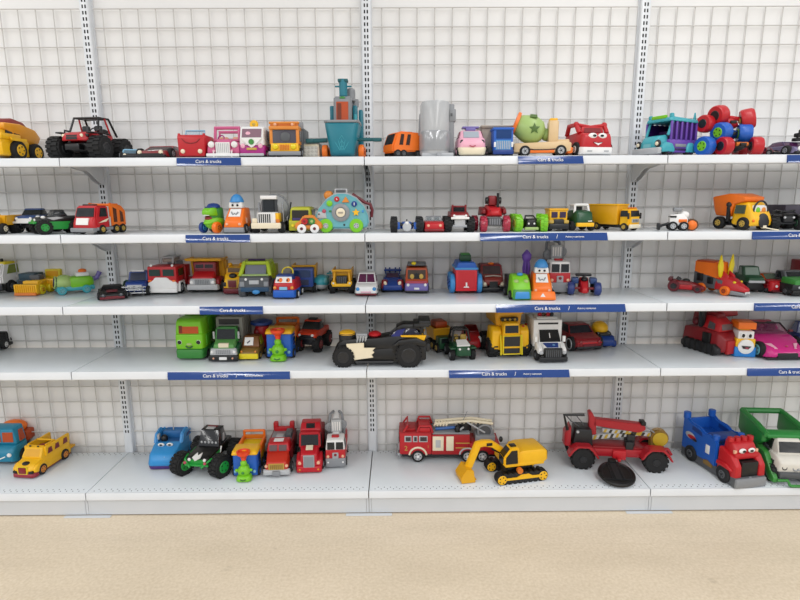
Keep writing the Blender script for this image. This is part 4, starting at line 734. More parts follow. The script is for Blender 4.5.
for s in (-1,1): t.fr('windshield#%d'%(1.5+s/2),GL('12352e'),s*6.8-5.4,s*6.8+5.4,19,25.5,-30.3,None,.6); t.hl(s*10.5,-29,29.3,1.3,'white'); t.r('marker#%d'%(1.5+s/2),'orange',s*12-1.6,s*12+1.6,-31.6,-30,13.5,15,.3); t.sd('side_window#%d'%(1.5+s/2),GL(),s,14.5,-25,-12,18.5,25.5,.4)
t.r('rear_body','red',-15,15,-7,31,7,27,1); t.tu('fender_trim#1','white',[(15,-26,3),(15,-25,12),(15,-14,12),(15,-13,4)],1.2); t.tu('fender_trim#2','white',[(-15,-26,3),(-15,-25,12),(-15,-14,12),(-15,-13,4)],1.2)
for s in (-1,1): t.tu('ladder','lgray',[(s*6,-16,30),(s*6,-14,35.5),(s*5,30,36.5)],1)
for y in range(-14,30,5): t.tu('ladder','lgray',[(-6,y,35.6),(6,y,35.6)],.8)
t.r('ladder','taupe',-5,5,-14,28,31,34,.6); t.r('ladder_base','gray',-8,8,4,20,26,31,1); t.r('bumper','white',-14.8,14.8,-32.5,-29,2.4,6.6,.8); chassis(t,12,-26,28,3,8); t.w4(13,-19,18,6,5,'tire','gray'); t.done()
t=T('toy_dump_truck','big red toy dump truck with grey grille and yellow bed, third shelf','toy truck',2,202.5,40,66,0,v=293.5,k=.95)
t.lo('bumper','lgray',[(-33,16.5,16,3.5,9),(-29,17.4,16.6,3.5,9.5),(-26,17,16,4,9)],1.2); t.lo('grille','lgray',[(-31.5,13.6,13,8.5,15),(-28,14,13.4,8.5,16)],1.4); bars(t,'grille','gray',-8,8,9.5,14.5,-31.8,9,.45,.5)
for s in (-1,1): t.hl(s*11.2,-31.6,11.4,2,'white'); t.lo('fender#%d'%(1.5+s/2),'dred',[(-28,3.5,3,8,14),(-22,4,3.5,8,17),(-12,4,3.5,8,16)],1.2,xo=s*13.5); t.fr('windshield#%d'%(1.5+s/2),GL('201418'),s*5-4.4,s*5+4.4,25.5,29.5,-22.6,-22,.6); t.fr('window_frame#%d'%(1.5+s/2),'rose',s*5-4.9,s*5+4.9,25,30,-22.5,-21.9,.3)
t.lo('hood','red',[(-30,12,11,10,17),(-21,13,11.5,10,23)],1.5); t.r('cab','dred',-12,12,-22,-8,10,32,1.2)
bed(t,'dyel',16.5,-9,30,13,35,1.8,1.12,canopy=16); 
for s in (-1,1): t.pa('bed_brace#%d'%(1.5+s/2),'dyel',[(s*17,-8,14),(s*17,-3,14),(s*18.5,-3,34),(s*16,-14,34)][::s],1.2)
chassis(t,11,-24,28,4,10); t.w4(15,-19,18,6.4,7,'tire','dgray'); t.done()
t=T('toy_truck','orange-yellow toy truck with ears, maroon square grille and maroon bumper','toy truck',2,232.5,25,44,0,v=294.8,k=.95)
t.lo('bumper','wine',[(-22,9.5,9,1,6.5),(-18,11,10.5,1,7.5),(-14,11,10.5,1,7)],1.2); t.lo('body','yellow',[(-20,10,8,6,15),(-14,11,9,6,21),(-4,11,9,6,23),(20,11,9,6,22)],1.6); t.r('grille','wine',-4.2,4.2,-21.4,-19,7.4,15,.5); t.fr('grille_frame','gold',-5.2,5.2,6.6,16,-20.2,None,.4)
t.ba('nose','dark',(0,-16.5,19.4),(4.4,3,2.8)); t.lo('cab','dyel',[(-12,9,8,20,27),(2,9.5,8.4,20,29.5),(12,9,8,20,28)],1.4); t.fr('windshield',GL('6a4a20'),-6.5,6.5,22.5,27,-12,-11.2,.6)
for s in (-1,1): t.r('headlight#%d'%(1.5+s/2),'dark',s*8.5-1.8,s*8.5+1.8,-20.6,-18,8.5,13,.5); t.ba('ear#%d'%(1.5+s/2),'dyel',(s*6,-4,30),(2.4,2,2)); 
t.pa('decal','white',[(3,-12.6,19.5),(5,-12.6,21),(8,-12.4,22),(7,-12.4,20)],.6); t.w4(10,-11,12,5,5,'dark','dyel'); t.done()
t=T('toy_truck','lime green and blue toy truck with dark grey front, third shelf','toy truck',2,258,36,64,2,v=298,k=.95)
t.lo('front','dgray',[(-31,16,15.4,11,21.5),(-26,16.6,16,11,22.5),(-14,16.6,16,11,22)],1.2); t.r('number_plate','lgray',-5,5,-32,-30.5,14.4,18.6,.4); t.lo('bumper','244a6a',[(-30,15,15,6,11.5),(-14,15,15,6,11.5)],1); t.ba('tow_hook','sky',(1.5,-30.5,6),(4,1.6,2.4))
for s in (-1,1):
    t.lo('lamp_guard#%d'%(1.5+s/2),'gray',[(-32,2.6,2.4,12,17),(-29,3,2.6,11,18)],.8,xo=s*12.6); t.hl(s*8.4,-31.4,19.6,1.4,'white'); t.tu('cab_frame#%d'%(1.5+s/2),'b4cc2c',[(s*15.6,-24,22),(s*12.4,-17,35.5),(s*12.4,4,36),(s*14.5,10,22)],2.2)
t.r('cab_roof','b4cc2c',-12.6,12.6,-17,5,33,37,1.4); t.r('cab_sill','lgreen',-15,15,-25,-20,21,24,1); t.fr('windshield',GL('7c808c'),-11,11,23.5,33,-21.5,-17,.4); t.r('cab_back','b4cc2c',-14,14,4,7,21,34,.8); t.tu('light_bar','dpur',[(-9,-12,38),(9,-12,38)],1.3)
t.r('bed','olive',-15,15,8,31,14,30,1.2); t.r('bed_side','244a6a',-15.5,15.5,-12,30,10,15,1); t.w4(14,-21,18,8,7,'dgray','dark',.5,12); t.done()
t=T('toy_car','red and blue toy car with face windshield and yellow steering ring, third shelf','toy car',2,286.5,25,40,-2,v=300)
t.lo('lower_body','blue',[(-19,10.5,10.5,2,9.5),(-15,11.8,11.4,1.6,10),(16,11.8,11.4,1.6,10),(19,10.5,10.5,2,9)],1.8); t.lo('body','red',[(-17.5,10.8,9.6,8.5,15.5),(-13,11.6,10,8.5,20),(14,11.6,10,8.5,19),(17,10.5,9.5,8.5,16)],1.6)
t.lo('cowl','dblue',[(-13,9.6,8,18,24),(-4,9.8,8,18,25)],1.2); t.pa('windshield','white',[(-8.6,-16,16.4),(8.6,-16,16.4),(7.6,-12.8,22),(-7.6,-12.8,22)],.9)
for s in (-1,1): t.ba('eye#%d'%(1.5+s/2),'orange',(s*3.8+.6,-15.4,19.2),(2,.7,2.4),rx=-25); t.ba('eye#%d/pupil'%(1.5+s/2),'black',(s*3.8-.6,-16,19.2),(.9,.5,1.4),rx=-25) if 0 else None; t.ba('eye_spot#%d'%(1.5+s/2),'black',(s*4.6-.9,-15.9,19.2),(.8,.5,1.2),rx=-25); t.hl(s*8.6,-18.2,12,1.8,'ora2')
t.r('number_plate','lblue',-4,4,-19.4,-18,9.8,13,.4); t.ring('steering_ring','lemon',(1,-2,25.5),5.6,.7,(0,-1,.5))
for y in (-9.5,10):
    for s in (-1,1): t.wh(s*11.6,y,4.4,4.4,3.4,'tire','white',.6)
t.done()
t=T('toy_dump_truck','blue toy dump truck with gold bed rim behind the red-blue face car','toy truck',2,304,25,48,3,v=294.5)
t.r('cab','dblue',-10.5,10.5,-22,-6,7,26,1.4); t.fr('windshield',GL('14305c'),-8,8,17,24,-22.3,None,.5); t.fr('grille','navy',-6,6,9,14.5,-22.3,None,.5)
for s in (-1,1): t.sd('side_window#%d'%(1.5+s/2),GL('14305c'),s,10.5,-18,-9,17,24,.4)
bed(t,'dyel',10.5,-5,23,12,27,1.4,1.1,canopy=6); t.r('bed_lower','dblue',-11,11,-5,22,8,20,.8); chassis(t,9,-18,20,3,8); t.w4(10.6,-13,13,5,4,'tire','lgray'); t.done()
t=T('toy_submarine','small teal and white round toy with a raised tail fin, third shelf','toy vehicle',2,322,18,26,-20,v=292.5)
t.ba('body','aqua',(0,-3,9),(8,10,7.6)); t.ba('belly','lgray',(0,-3.4,6.2),(7.4,9.4,5.2)); t.lo('tail','aqua',[(4,5,4,7,13),(11,2,1.5,10,15),(15,1,1,14,19)],1); t.px('tail_fin','turq',[(-5,14),(5,14),(2.5,18.5),(-2.5,18.5)],13,15,.4)
for s in (-1,1): t.ba('side_panel#%d'%(1.5+s/2),'turq',(s*6,-5,10.4),(2.4,4,3.2))
t.wh(0,-8,2.6,2.6,2,'tire','dark'); t.wh(-5,5,2.4,2.4,2,'tire','dark'); t.wh(5,5,2.4,2.4,2,'tire','dark'); t.done()
t=T('toy_dump_truck','small yellow toy dump truck on tall black tires beside the white car','toy truck',2,341.5,25,36,0,v=294.5)
t.r('frame','dark',-7,7,-13,15,5,9,.6); t.r('engine','dark',-5.5,5.5,-14,-8,9,18,1); bars(t,'engine','dgray',-4.6,4.6,10,17,-14.2,5,.4,.3)
for s in (-1,1): t.r('fender#%d'%(1.5+s/2),'yellow',s*8-2.4,s*8+2.4,-16,-5,9,12.5,.8); t.tu('cab_post#%d'%(1.5+s/2),'dyel',[(s*8,-12,12),(s*7,-9,23)],1.3); t.ba('headlight#%d'%(1.5+s/2),'white',(s*8.2,-16,11),1)
t.r('bumper','yellow',-9.5,9.5,-16.5,-13.5,7.5,10.5,.8); bed(t,'dyel',8.4,-6,16,11,23.5,1.4,1.1,canopy=7); t.w4(9.6,-9,10,6.2,5.6,'tire','dark',.5,12); t.done()
t=T('toy_car','white toy car with maroon windows and blue headlights, standing over the seam','toy car',2,366,23,44,0,v=297)
t.lo('body','white',[(-20,10,9.6,3,9.5),(-16,11.3,10.8,2.4,11),(-6,11.5,10.8,2.4,12.5),(18,11.5,10.8,2.4,12),(20,10.5,10,3,11)],1.8); t.r('skirt','wine',-10.4,10.4,-20,19,1.2,3.4,.6)
t.lo('cabin','white',[(-8,10.2,9.4,11,13),(-2,10.2,8.2,11,21.5),(12,10.2,8.2,11,21.5),(17,10,9,11,14)],1.2); t.pa('windshield',GL('5c2448'),[(-8.4,-7.9,12.9),(8.4,-7.9,12.9),(7.2,-2.2,20.3),(-7.2,-2.2,20.3)],.6); t.tu('windshield','lgray',[(0,-8.4,13),(0,-2.6,20.4)],.5)
for s in (-1,1): t.hl(s*8.2,-19.6,7.6,2,'sky'); t.pa('side_window#%d'%(1.5+s/2),GL('5c2448'),[(s*10.1,-3,13),(s*10.1,11,13),(s*8.4,9,20),(s*8.4,0,20)][::s],.5)
t.tu('front_trim','lpink',[(-5,-20.4,4.6),(5,-20.4,4.6)],.6); t.w4(10,-11,11,3.6,3,'tire','lgray'); t.done()
t=T('toy_car','blue toy car with red fenders, cream headlights and pronged rear wing','toy car',2,392.5,24,38,0,v=293)
t.lo('body','dblue',[(-18,9.4,9,2.4,7),(-14,10.8,10,2,10),(-5,11,9.6,2,13),(16,11,9.6,2,12),(18,10,9,3,11)],1.6); t.lo('cabin','dblue',[(-5,8,7,12,13.5),(2,8,6.4,12,17.5),(10,8,6.4,12,17)],1.2); t.pa('windshield',GL('3a1c3a'),[(-6.6,-4.8,13.6),(6.6,-4.8,13.6),(5.6,1.2,17.2),(-5.6,1.2,17.2)],.5)
for s in (-1,1): t.lo('fender#%d'%(1.5+s/2),'dred',[(-17,3.2,2.4,4,9),(-13,3.8,3,4,12.5),(-6,3.6,3,4,12)],1.2,xo=s*8); t.ba('headlight#%d'%(1.5+s/2),'cream',(s*7.2,-16.6,9.6),(1.6,1.2,2.2),ry=s*25)
t.r('rear_wing','dblue',-9,9,10,14,18,20.4,.6)
for x in (-7.5,-3,3,7.5): t.tu('rear_wing','dblue',[(x,12,14),(x,12,22)],.8)
t.w4(10,-11,11,3.6,3.4,'tire','dgray'); t.done()
t=T('toy_van','orange-brown toy van with lavender front and roof rack, third shelf','toy van',2,417,25,46,-2,v=294)
t.lo('lower_body','lpur',[(-21,11,11,2,9.5),(-18,12,11.8,1.6,10.5),(19,12,11.8,1.6,10.5)],1.2); t.lo('cab','dor',[(-18,11.8,10.4,10,25.5),(18,11.8,10.4,10,25.5)],1.2); t.fr('windshield',GL('4a3a30'),-9,9,14.5,23.5,-18.6,-18,.5); t.px('hood_trim','rose',[(-11,9.5),(11,9.5),(10.4,12.4),(-10.4,12.4)],-19.4,-17,.5)
t.ba('driver','gold',(-4.6,-18.8,17),(2.2,.8,2.6)); t.ba('passenger','gold',(4.6,-18.8,17),(2.2,.8,2.6)); t.px('seat_back','black',[(-3,14.5),(3,14.5),(1.6,20.5),(-1.6,20.5)],-19.2,-18.4,.2)
for s in (-1,1): t.hl(s*8.6,-20.6,8.6,1.6,'white'); t.sd('side_window#%d'%(1.5+s/2),GL('4a3a30'),s,11.3,-12,14,15,23.5,.5,10.7)
t.r('number_plate','white',-2.6,2.6,-21.6,-20.6,4,6,.3); t.r('roof_rack','dgray',-9.5,9.5,-14,8,27,29.4,.7); t.ba('roof_lamp','lemon',(-3,-13,29.5),(2.6,2,1.8)); t.r('bumper','dark',-11.4,11.4,-21.6,-19,1,3,.5); t.w4(10.6,-11,12,4,3.6,'tire','dgray'); t.done()
t=T('block_wagon','boxy red toy wagon with blue wheels, blue roof and green knob, third shelf','toy wagon',2,466.5,34,40,0,v=294.5,k=.96)
t.r('body','dc2634',-11.2,11.2,-18,16,3,27,1.2); t.fr('panel','cc1e2c',-8.6,8.6,6,24,-18.1,None,.4); t.px('panel_mark','white',[(-.8,8),(.8,8),(.8,12.4),(-.8,12.4)],-19,-18,.1); t.px('panel_mark','white',[(-3,7),(3,7),(2.4,8.2),(-2.4,8.2)],-19,-18,.1)
t.lo('roof','blue',[(-19,11.6,8.6,26,33.5),(16,11.6,8.6,26,33.5)],1.4); t.r('roof_edge','sky',-12,12,-19.4,17,25.5,28,.7); t.r('knob','dgreen',-5.6,5.6,-10,4,33,40.5,1.2); t.r('knob','pgreen',-4.6,4.6,-9,3,39.6,41.6,.6)
for s in (-1,1):
    for y in (-9,9): t.wh(s*14.2,y,10.4,10.4,5.4,'sky','blue',.6)
t.done()
t=T('toy_truck','brownish red toy truck with cream headlights between red wagon and green train','toy truck',2,493.5,27,46,0,v=293)
cab(t,11.6,-12,12,12,26.5,'dred',.1,.3,glass=GL('4a3a3c')); t.lo('hood','8a3028',[(-22,10,9,8,13),(-16,11.6,10.4,6,16),(-11,12,10.8,6,18)],1.4); t.ba('roof_light','orange',(0,-4,27.4),(3.2,3,1.4)); t.tu('hood_trim','taupe',[(-8,-17.5,16),(0,-18.5,17),(8,-17.5,16)],.7)
for s in (-1,1): t.lo('fender#%d'%(1.5+s/2),'taupe',[(-22,2.8,2.4,6,11),(-18,3.4,2.8,6,13),(-12,3.2,2.6,6,12)],1,xo=s*9); t.hl(s*8.8,-22.4,9,1.8,'cream')
t.fr('grille','dark',-4,4,4.5,11.5,-22.4,None,.6); t.r('bumper','dark',-11.5,11.5,-24,-21,2,5.4,.8); t.r('bed','dark',-12,12,12,22,7,16,1); t.w4(11,-13,14,4.8,5,'tire','gray'); t.done()
t=T('toy_train','lime green toy vehicle with blue front panel and black sides, third shelf','toy vehicle',2,519,25,42,2,v=301,k=.93)
t.lo('body','lime',[(-20,10,8.6,3,13),(-15,11,9.4,2.5,20),(-8,11,9,2.5,26),(4,11,9,2.5,27)],1.8); t.lo('front_panel','sky',[(-22,8.4,7.4,2,9.5),(-19,9,8,2,12)],1.4); t.lo('front_rim','pgreen',[(-21.4,10,9.2,1.2,10.8),(-18.6,10.8,9.8,1.2,13.2)],1.4); t.ba('cap','sky',(0,-7,27),(3.4,3,2)); t.tu('smile','dgreen',[(-7,-16.8,15.5),(0,-18,14),(7,-16.8,15.5)],1); t.ba('cheek#1','lgreen',(-5.4,-13.5,20),(3,3,2.4)); t.ba('cheek#2','lgreen',(5.4,-13.5,20),(3,3,2.4))
t.r('rear_body','dark',-10.4,10.4,4,22,4,24,1.2); t.w4(10.2,-11,13,5,4,'tire','dgray'); t.done()
t=T('tow_truck','orange toy tow truck with blue cap and orange snow plow, third shelf','toy truck',2,542,27,40,-6,v=301,k=1.02); facetruck(t,'orange',1)
def ladder_truck(t,H,arms):
    t.lo('bumper','gray',[(-25,10.6,10.4,2.5,12),(-21,11.4,11.2,2.2,13),(-6,11.4,11.2,2.2,13)],1); t.lo('front','red',[(-24,10.8,10.4,12,22),(-6,11.2,10.8,12,22)],.8); t.lo('cab','white',[(-23.6,10.6,9.2,21,33),(-7,11,9.6,21,34)],1.4)
    for s in (-1,1):
        t.fr('windshield#%d'%(1.5+s/2),GL(),s*4.7-3.9,s*4.7+3.9,22.6,30.6,-23.9,-23.3,.6); t.hl(s*8,-24.4,14.6,1.7,'peach'); t.hl(s*8,-24.6,8,1.2,'white'); t.pa('side_window#%d'%(1.5+s/2),GL(),[(s*11.2,-19,22.6),(s*11.2,-10,22.6),(s*10,-10,31),(s*10,-19,31)][::s],.4)
    t.r('badge','silver',-3.4,3.4,-25,-23,12,19,.8); t.ba('badge','dred',(0,-25,16.6),(1.6,.8,1.6)); t.r('roof_light','red',-4,4,-18,-13,33.4,35.4,.6)
    t.r('rear_body','red',-11.4,11.4,-5,26,6,25,1); t.r('rear_trim','white',-11.8,11.8,-4,25,12,14,.4); chassis(t,9,-20,24,2.6,7)
    t.r('turntable','lgray',-7,7,-4,12,25,31,1); t.lo('boom','white',[(-6,4,3.4,30,36),(2,4.4,3.6,34,H-6),(12,4.4,3.6,37,H)],1); t.r('basket','lgray',-5,6.4,-7,-1,35,H-2,.8); bars(t,'basket','white',-4.2,5.6,37,H-4,-7.2,4,.5,.4)
    for s in arms: t.la('gear_arm#%d'%(1.5+s/2),'gray',(s*6.8,-2,H-9 if s>0 else H-12),[(5.4,-1),(5.4,1),(4.6,1.6),(2,1.6),(1.4,2.4),(0,2.4)],(0,-1,0),12); t.tu('gear_arm#%d'%(1.5+s/2),'gray',[(s*8.4,0,H-12),(s*6.5,6,H),(s*3,12,H+1)],1.6); t.tu('gear_arm#%d'%(1.5+s/2),'gray',[(s*8,4,28),(s*8.6,0,H-14)],2)
    t.w4(10,-15,15,4.8,4.4,'tire','lgray'); t.done()
t=T('toy_fire_truck','white and red toy fire truck with grey geared boom, third shelf','toy truck',2,560,25,54,0,v=295); ladder_truck(t,50,(-1,1))
t=T('toy_squid','purple toy squid figure on a brown stand behind the orange plow truck','toy figure',2,527,14,14,0,.22)
t.ba('head','purple',(0,0,37),(4.6,4,6)); t.px('head','purple',[(-5.5,38),(5.5,38),(0,45)],-2,2,.8)
for i in range(6): a=2*PI*i/6; t.tu('tentacle#%d'%(i+1),'purple',[(2.2*math.cos(a),2.2*math.sin(a),33),(3.2*math.cos(a),3.2*math.sin(a),26),(2.6*math.cos(a),2.6*math.sin(a),20)],1)
t.cy('stand','bronze',(0,0,10),6,20,'z',4); t.done()
t=T('race_trike','red toy racer with black wing and blue-hubbed wheels, third shelf','toy car',2,586,36,36,-14,v=297.5)
t.lo('body','red',[(-17,3,2.4,3,8),(-8,5,3.6,2.5,13),(4,6,4.4,3,17),(15,5,4,4,15)],1.6); t.ba('cockpit','dark',(0,-2,15.5),(3.4,5,3)); t.r('wing','dark',-8,8,6,13,17.5,20,.8); t.tu('wing_strut','black',[(0,9,14),(0,9,18)],1)
for s in (-1,1): t.tu('axle_arm#%d'%(1.5+s/2),'dred',[(s*4,-8,7),(s*11,-8,7)],1.3); t.r('shoulder#%d'%(1.5+s/2),'navyl',s*9-3.5,s*9+3.5,-5,7,11,17,1.2)
for s in (-1,1): t.wh(s*13,-8,6.8,6.8,6,'2c3c7c','navyl',.7); t.wh(s*11,10,6,6,6,'tire','navyl',.7)
t.done()
t=T('toy_race_car','dark red toy open-wheel race car on the right bay of third shelf','toy car',2,689.5,18,38,58,v=294,k=.95)
t.lo('body','dred',[(-18,3,2.4,2.5,6),(-10,6.4,5.4,2,9),(0,7,5.6,2,11.5),(10,7.6,6,2,12),(17,7,6,3,11)],1.4); t.ba('cockpit','black',(0,1,11.5),(3,4,2.6)); t.r('rear_wing','wine',-7,7,14,18,11,14.5,.6); t.tu('exhaust#1','dark',[(-4,6,12),(-4,10,14.6)],1.2); t.tu('exhaust#2','dark',[(4,6,12),(4,10,14.6)],1.2); t.r('side_pod#1','red',-8.4,-5,-6,8,3,8,.8); t.r('side_pod#2','red',5,8.4,-6,8,3,8,.8)
t.w4(7.2,-11,12,4,4,'wine','dark',rb=6); t.done()
t=T('dragon_truck','red dragon-headed toy truck with yellow fins and grey trailer, third shelf','toy truck',2,727,22,54,26,v=298.5)
t.lo('trailer','dgray',[(-6,8,8,5,15),(26,9,9,6,22)],.8); t.pr('container','orange',[(-2,16),(26,20),(26,33),(0,33)],-8.6,8.6,.8); t.r('container_lid','dor',-8.8,8.8,4,24,32,34,.5)
for s in (-1,1):
    t.px('fin#%d'%(1.5+s/2),'lemon',[(s*4,16),(s*10,19),(s*13,30),(s*9.5,42),(s*5,31)],-4,-2.4,.5); t.r('side_vent#%d'%(1.5+s/2),'black',s*8.8-.6,s*8.8+.6,4,10,10,17,.3); t.r('side_vent#%d'%(1.5+s/2+2),'black',s*9-.6,s*9+.6,15,22,12,20,.3)
    t.lo('horn#%d'%(1.5+s/2),'red',[(-10,1.6,1.2,14,20),(-4,2,.4,16,25)],.4,xo=s*5); t.ba('eye#%d'%(1.5+s/2),'lemon',(s*5.4,-17,14.4),(1.2,1.6,1.2))
t.lo('head','red',[(-28,4,3.4,5,9),(-22,6,4.6,5.5,12),(-14,8,6,5.5,17),(-4,9,7,5,20),(2,9,8,5,20)],1.4); t.lo('jaw','gray',[(-27,4,4,1.4,4.4),(-16,7,7,1.4,6),(-6,8,8,2,7)],.7)
for x in (-3,-1,1,3): t.la('tooth_row','white',(x,-27.4,5.6),[(.7,0),(0,-1.8)],'z',6) if 0 else t.px('tooth_row#%d'%(x+4),'white',[(x-.7,5.6),(x+.7,5.6),(x,3.4)],-28.3,-27.5,0)
for y in (-10,16):
    for s in (-1,1): t.wh(s*9,y,5,5,4,'orange','dor',.5)
t.done()
t=T('toy_truck','small green toy pickup on a black base behind the dragon truck','toy truck',2,752,19,32,-8,.22)
t.r('base','black',-7.5,7.5,-13,13,2,11,.8); t.lo('body','dgreen',[(-16,8,7,11,15),(-8,9,8,10,17),(15,9,8,10,17)],1.2); cab(t,8,-6,8,15,25,'dgreen',.1,.3,glass=GL('8a9a90')); t.r('bumper','lgray',-7.5,7.5,-17,-14.5,10,12.5,.5); t.w4(7.6,-9,9,4,3.6,'tire','dark'); t.done()
t=T('toy_car','small red toy car with round white headlights right of the dragon truck','toy car',2,774,26,34,4,v=294)
t.lo('body','red',[(-16,10,9.4,2.6,10.5),(-13,11.4,10.4,2,12.5),(14,11.4,10.4,2,13),(16,10.4,9.6,3,12)],1.2); t.lo('cabin','dor',[(-2,9,8,12,13.5),(4,9,7.4,12,18),(12,9,7.4,12,17)],1); t.pa('windshield',GL('5a6a58'),[(-7.4,-2.4,13),(7.4,-2.4,13),(6.4,3.4,17.6),(-6.4,3.4,17.6)],.5)
for s in (-1,1): t.hl(s*5.6,-16.2,7.4,1.4,'white'); 
for k in range(3): t.r('side_fin#%d'%(k+1),'dred',-12.4,-10.6,-12,2,5+3*k,6.6+3*k,.3); t.r('side_fin#%d'%(k+4),'dred',10.6,12.4,-12,2,5+3*k,6.6+3*k,.3)
t.r('bumper','wine',-10,10,-17,-14.5,1.6,3.8,.5); t.w4(10,-9,9,3.6,3.4,'tire','dgray'); t.done()
t=T('toy_truck','green and black toy truck beside the small red car at right edge','toy truck',2,798,34,36,2,v=296.5)
t.r('lower_body','dark',-16,16,-19,18,3,12,1); t.lo('hood','pgreen',[(-19,14,13,11,16),(-8,15,14,11,18),(0,15,14,11,18)],1.2); cab(t,13,-4,12,15,23,'dgray',.1,.3); t.r('bumper','black',-16.5,16.5,-21,-18,2,6,.8)
for s in (-1,1): t.hl(s*9,-19.6,9,1.4,'lgray')
t.w4(14.4,-10,10,4.4,4.4,'tire','dgray'); t.done()
t=T('toy_truck','red toy truck box at the far right edge, back of third shelf','toy truck',2,813,30,16,0,.32)
t.r('box','dred',-15,15,-7,7,5,29,1.2); t.r('trim','wine',-15.4,15.4,-7.4,7.4,16,18,.4); t.w4(13,-4,4,4,4,'tire','dgray'); t.done()
# ================================================================== FOURTH SHELF
t=T('toy_car','black toy car with white-hubbed wheel at the left edge, fourth shelf','toy car',3,-6,28,46,4,v=352)
car(t,28,46,16,'black',r=5,ww=5,hub='white',glass=GL('101012'),lights='lgray'); t.done()
t=T('toy_truck','lime green toy bin truck with smiling face and orange window','toy truck',3,190,33,62,0,v=361,k=.97)
t.lo('lower_body','pgreen',[(-31,13,13.6,2,12),(-26,14.8,15,2,12.5),(28,15,15.2,2,12.5)],2); t.lo('cab','lime',[(-30,13.6,13.4,12,28),(-26,15,14.6,12,28.5),(-8,15.2,14.8,12,28.5)],1.8); t.lo('cab','lime',[(-28.5,14,12.6,27,41),(-24,14.8,13,27,43.5),(-8,15,13.4,27,43.5)],2)
t.fr('windshield',M('c4500e',.2),-10,10,28.5,39,-28.4,-27.4,.8); t.fr('windshield',GL('7a2c08'),-10,-6.5,29,38.6,-29,-28,.3)
t.lo('hopper','52a818',[(-8,14.4,14,12,40),(4,15,14.6,12,44),(30,15,14.6,12,42)],1.6); t.r('roof_ridge','lime',-9,9,-6,28,43,46,1)
t.tu('arm#1','dor',[(-13,20,38),(-13,26,50)],1.4); t.tu('arm#2','dor',[(13,20,38),(13,26,50)],1.4)
for s in (-1,1): t.ey(s*9.6,-29.6,19.6,2.6,None,0,0,.8); t.r('side_panel#%d'%(1.5+s/2),'52a818',s*15-.8,s*15+.8,-22,-2,15,26,.4)
t.tu('smile','dgreen',[(-3.4,-30.4,15.6),(-1.2,-30.8,14),(1.2,-30.8,14),(3.4,-30.4,15.6)],.7); t.ba('nose','lgreen',(0,-30,17.4),(3,1,1.6))
t.w4(13,-18,18,5,5,'tire','dark'); t.done()
t=T('toy_truck','green toy truck with silver grille, dark bumper and grey box body','toy truck',3,223.5,33,64,0,v=362.5,k=.95)
t.r('bumper','dark',-15.6,15.6,-32.5,-25,1.6,7.4,1); t.r('number_plate','white',-4,4,-33.4,-32,3,6,.3); t.lo('grille','lgray',[(-31,14.4,13,7.4,14),(-27,14.6,13.4,7.4,15)],1); bars(t,'grille','gray',-8,8,9,13.4,-31.2,8,.4,.4); 
t.lo('hood','5f9c52',[(-29,11.6,10,13,18.5),(-18,12.4,11,13,22.5)],1.4); t.r('hood_badge','cream',-5.5,5.5,-29.3,-25,15.2,19.8,.6)
for s in (-1,1): t.hl(s*11.6,-31.2,11,1.7,'white'); t.hl(s*10,-33,4.6,1,'peach'); t.lo('fender#%d'%(1.5+s/2),'dgreen',[(-28,3,2.6,7,14),(-16,3.4,3,7,18)],1,xo=s*12.4); t.r('mirror#%d'%(1.5+s/2),'lgray',s*13.2-1,s*13.2+1,-18,-16.5,22,30,.4)
cab(t,12.4,-19,-6,18,34,'pgreen',.2,.2); t.r('box','taupe' if 0 else '8c8c84',-14.6,14.6,-5,31,8,43,1); t.fr('box_front','dark',-11,11,35,41,-5.2,None,.3)
for k in range(5): t.r('box_rib','7c7c74',14.3,15.2,-2+7*k,-.6+7*k,9,42,.2) if 0 else t.r('box_rib#%d'%(k+1),'7c7c74',14.3,15.2,-2+7*k,-.6+7*k,9,42,.2)
chassis(t,11,-26,29,3,8); t.w4(13,-21,19,5.4,5,'tire','gray'); t.done()
t=T('toy_car','small brown and yellow toy car with white windshield sticker','toy car',3,248.5,23,38,0,v=361,k=.92)
t.lo('body','bronze',[(-18,9.6,9,2,9),(-13,11,10,2,12),(16,11,10,2,13)],1.6); t.r('bumper','lemon',-10.4,10.4,-19.4,-16.5,2,8,.9); t.lo('cabin','7a4a18',[(-8,10,8.6,12,14),(-3,10,8,12,24),(12,10,8,12,23)],1.4); t.pa('sticker','white',[(-6.6,-8.2,14.6),(3,-8.2,14.6),(3,-4,22.6),(-6.6,-4,22.6)],.6); t.tu('sticker_mark','navy',[(-3.4,-7.8,17),(-.6,-6.9,19.6)],.6)
t.pa('side_window#2',GL('a8b018'),[(10.1,-2,14),(10.1,10,14),(8.4,9,22),(8.4,0,22)],.4); t.pa('side_window#1',GL('a8b018'),[(-10.1,10,14),(-10.1,-2,14),(-8.4,0,22),(-8.4,9,22)],.4)
for s in (-1,1): t.hl(s*7.5,-17.6,10,1.2,'ora2')
t.w4(9.6,-10,10,4,4,'tire','gold'); t.done()
t=T('toy_tower','red toy post with a wide blue cap behind the brown and yellow car','toy',3,261,24,20,0,.285,k=.92)
t.la('post','red',(0,0,0),[(7,0),(8,2),(6,6),(7,16),(8,24),(6,29),(0,29)],'z'); t.ba('post','dred',(-4,-5,21),(4,4,5)); t.la('cap','dblue',(0,0,28),[(8,0),(12,2),(11.6,4.4),(6,6.4),(0,6.8)],'z'); t.r('base','dblue',-9,9,-9,9,0,4,1); t.done()
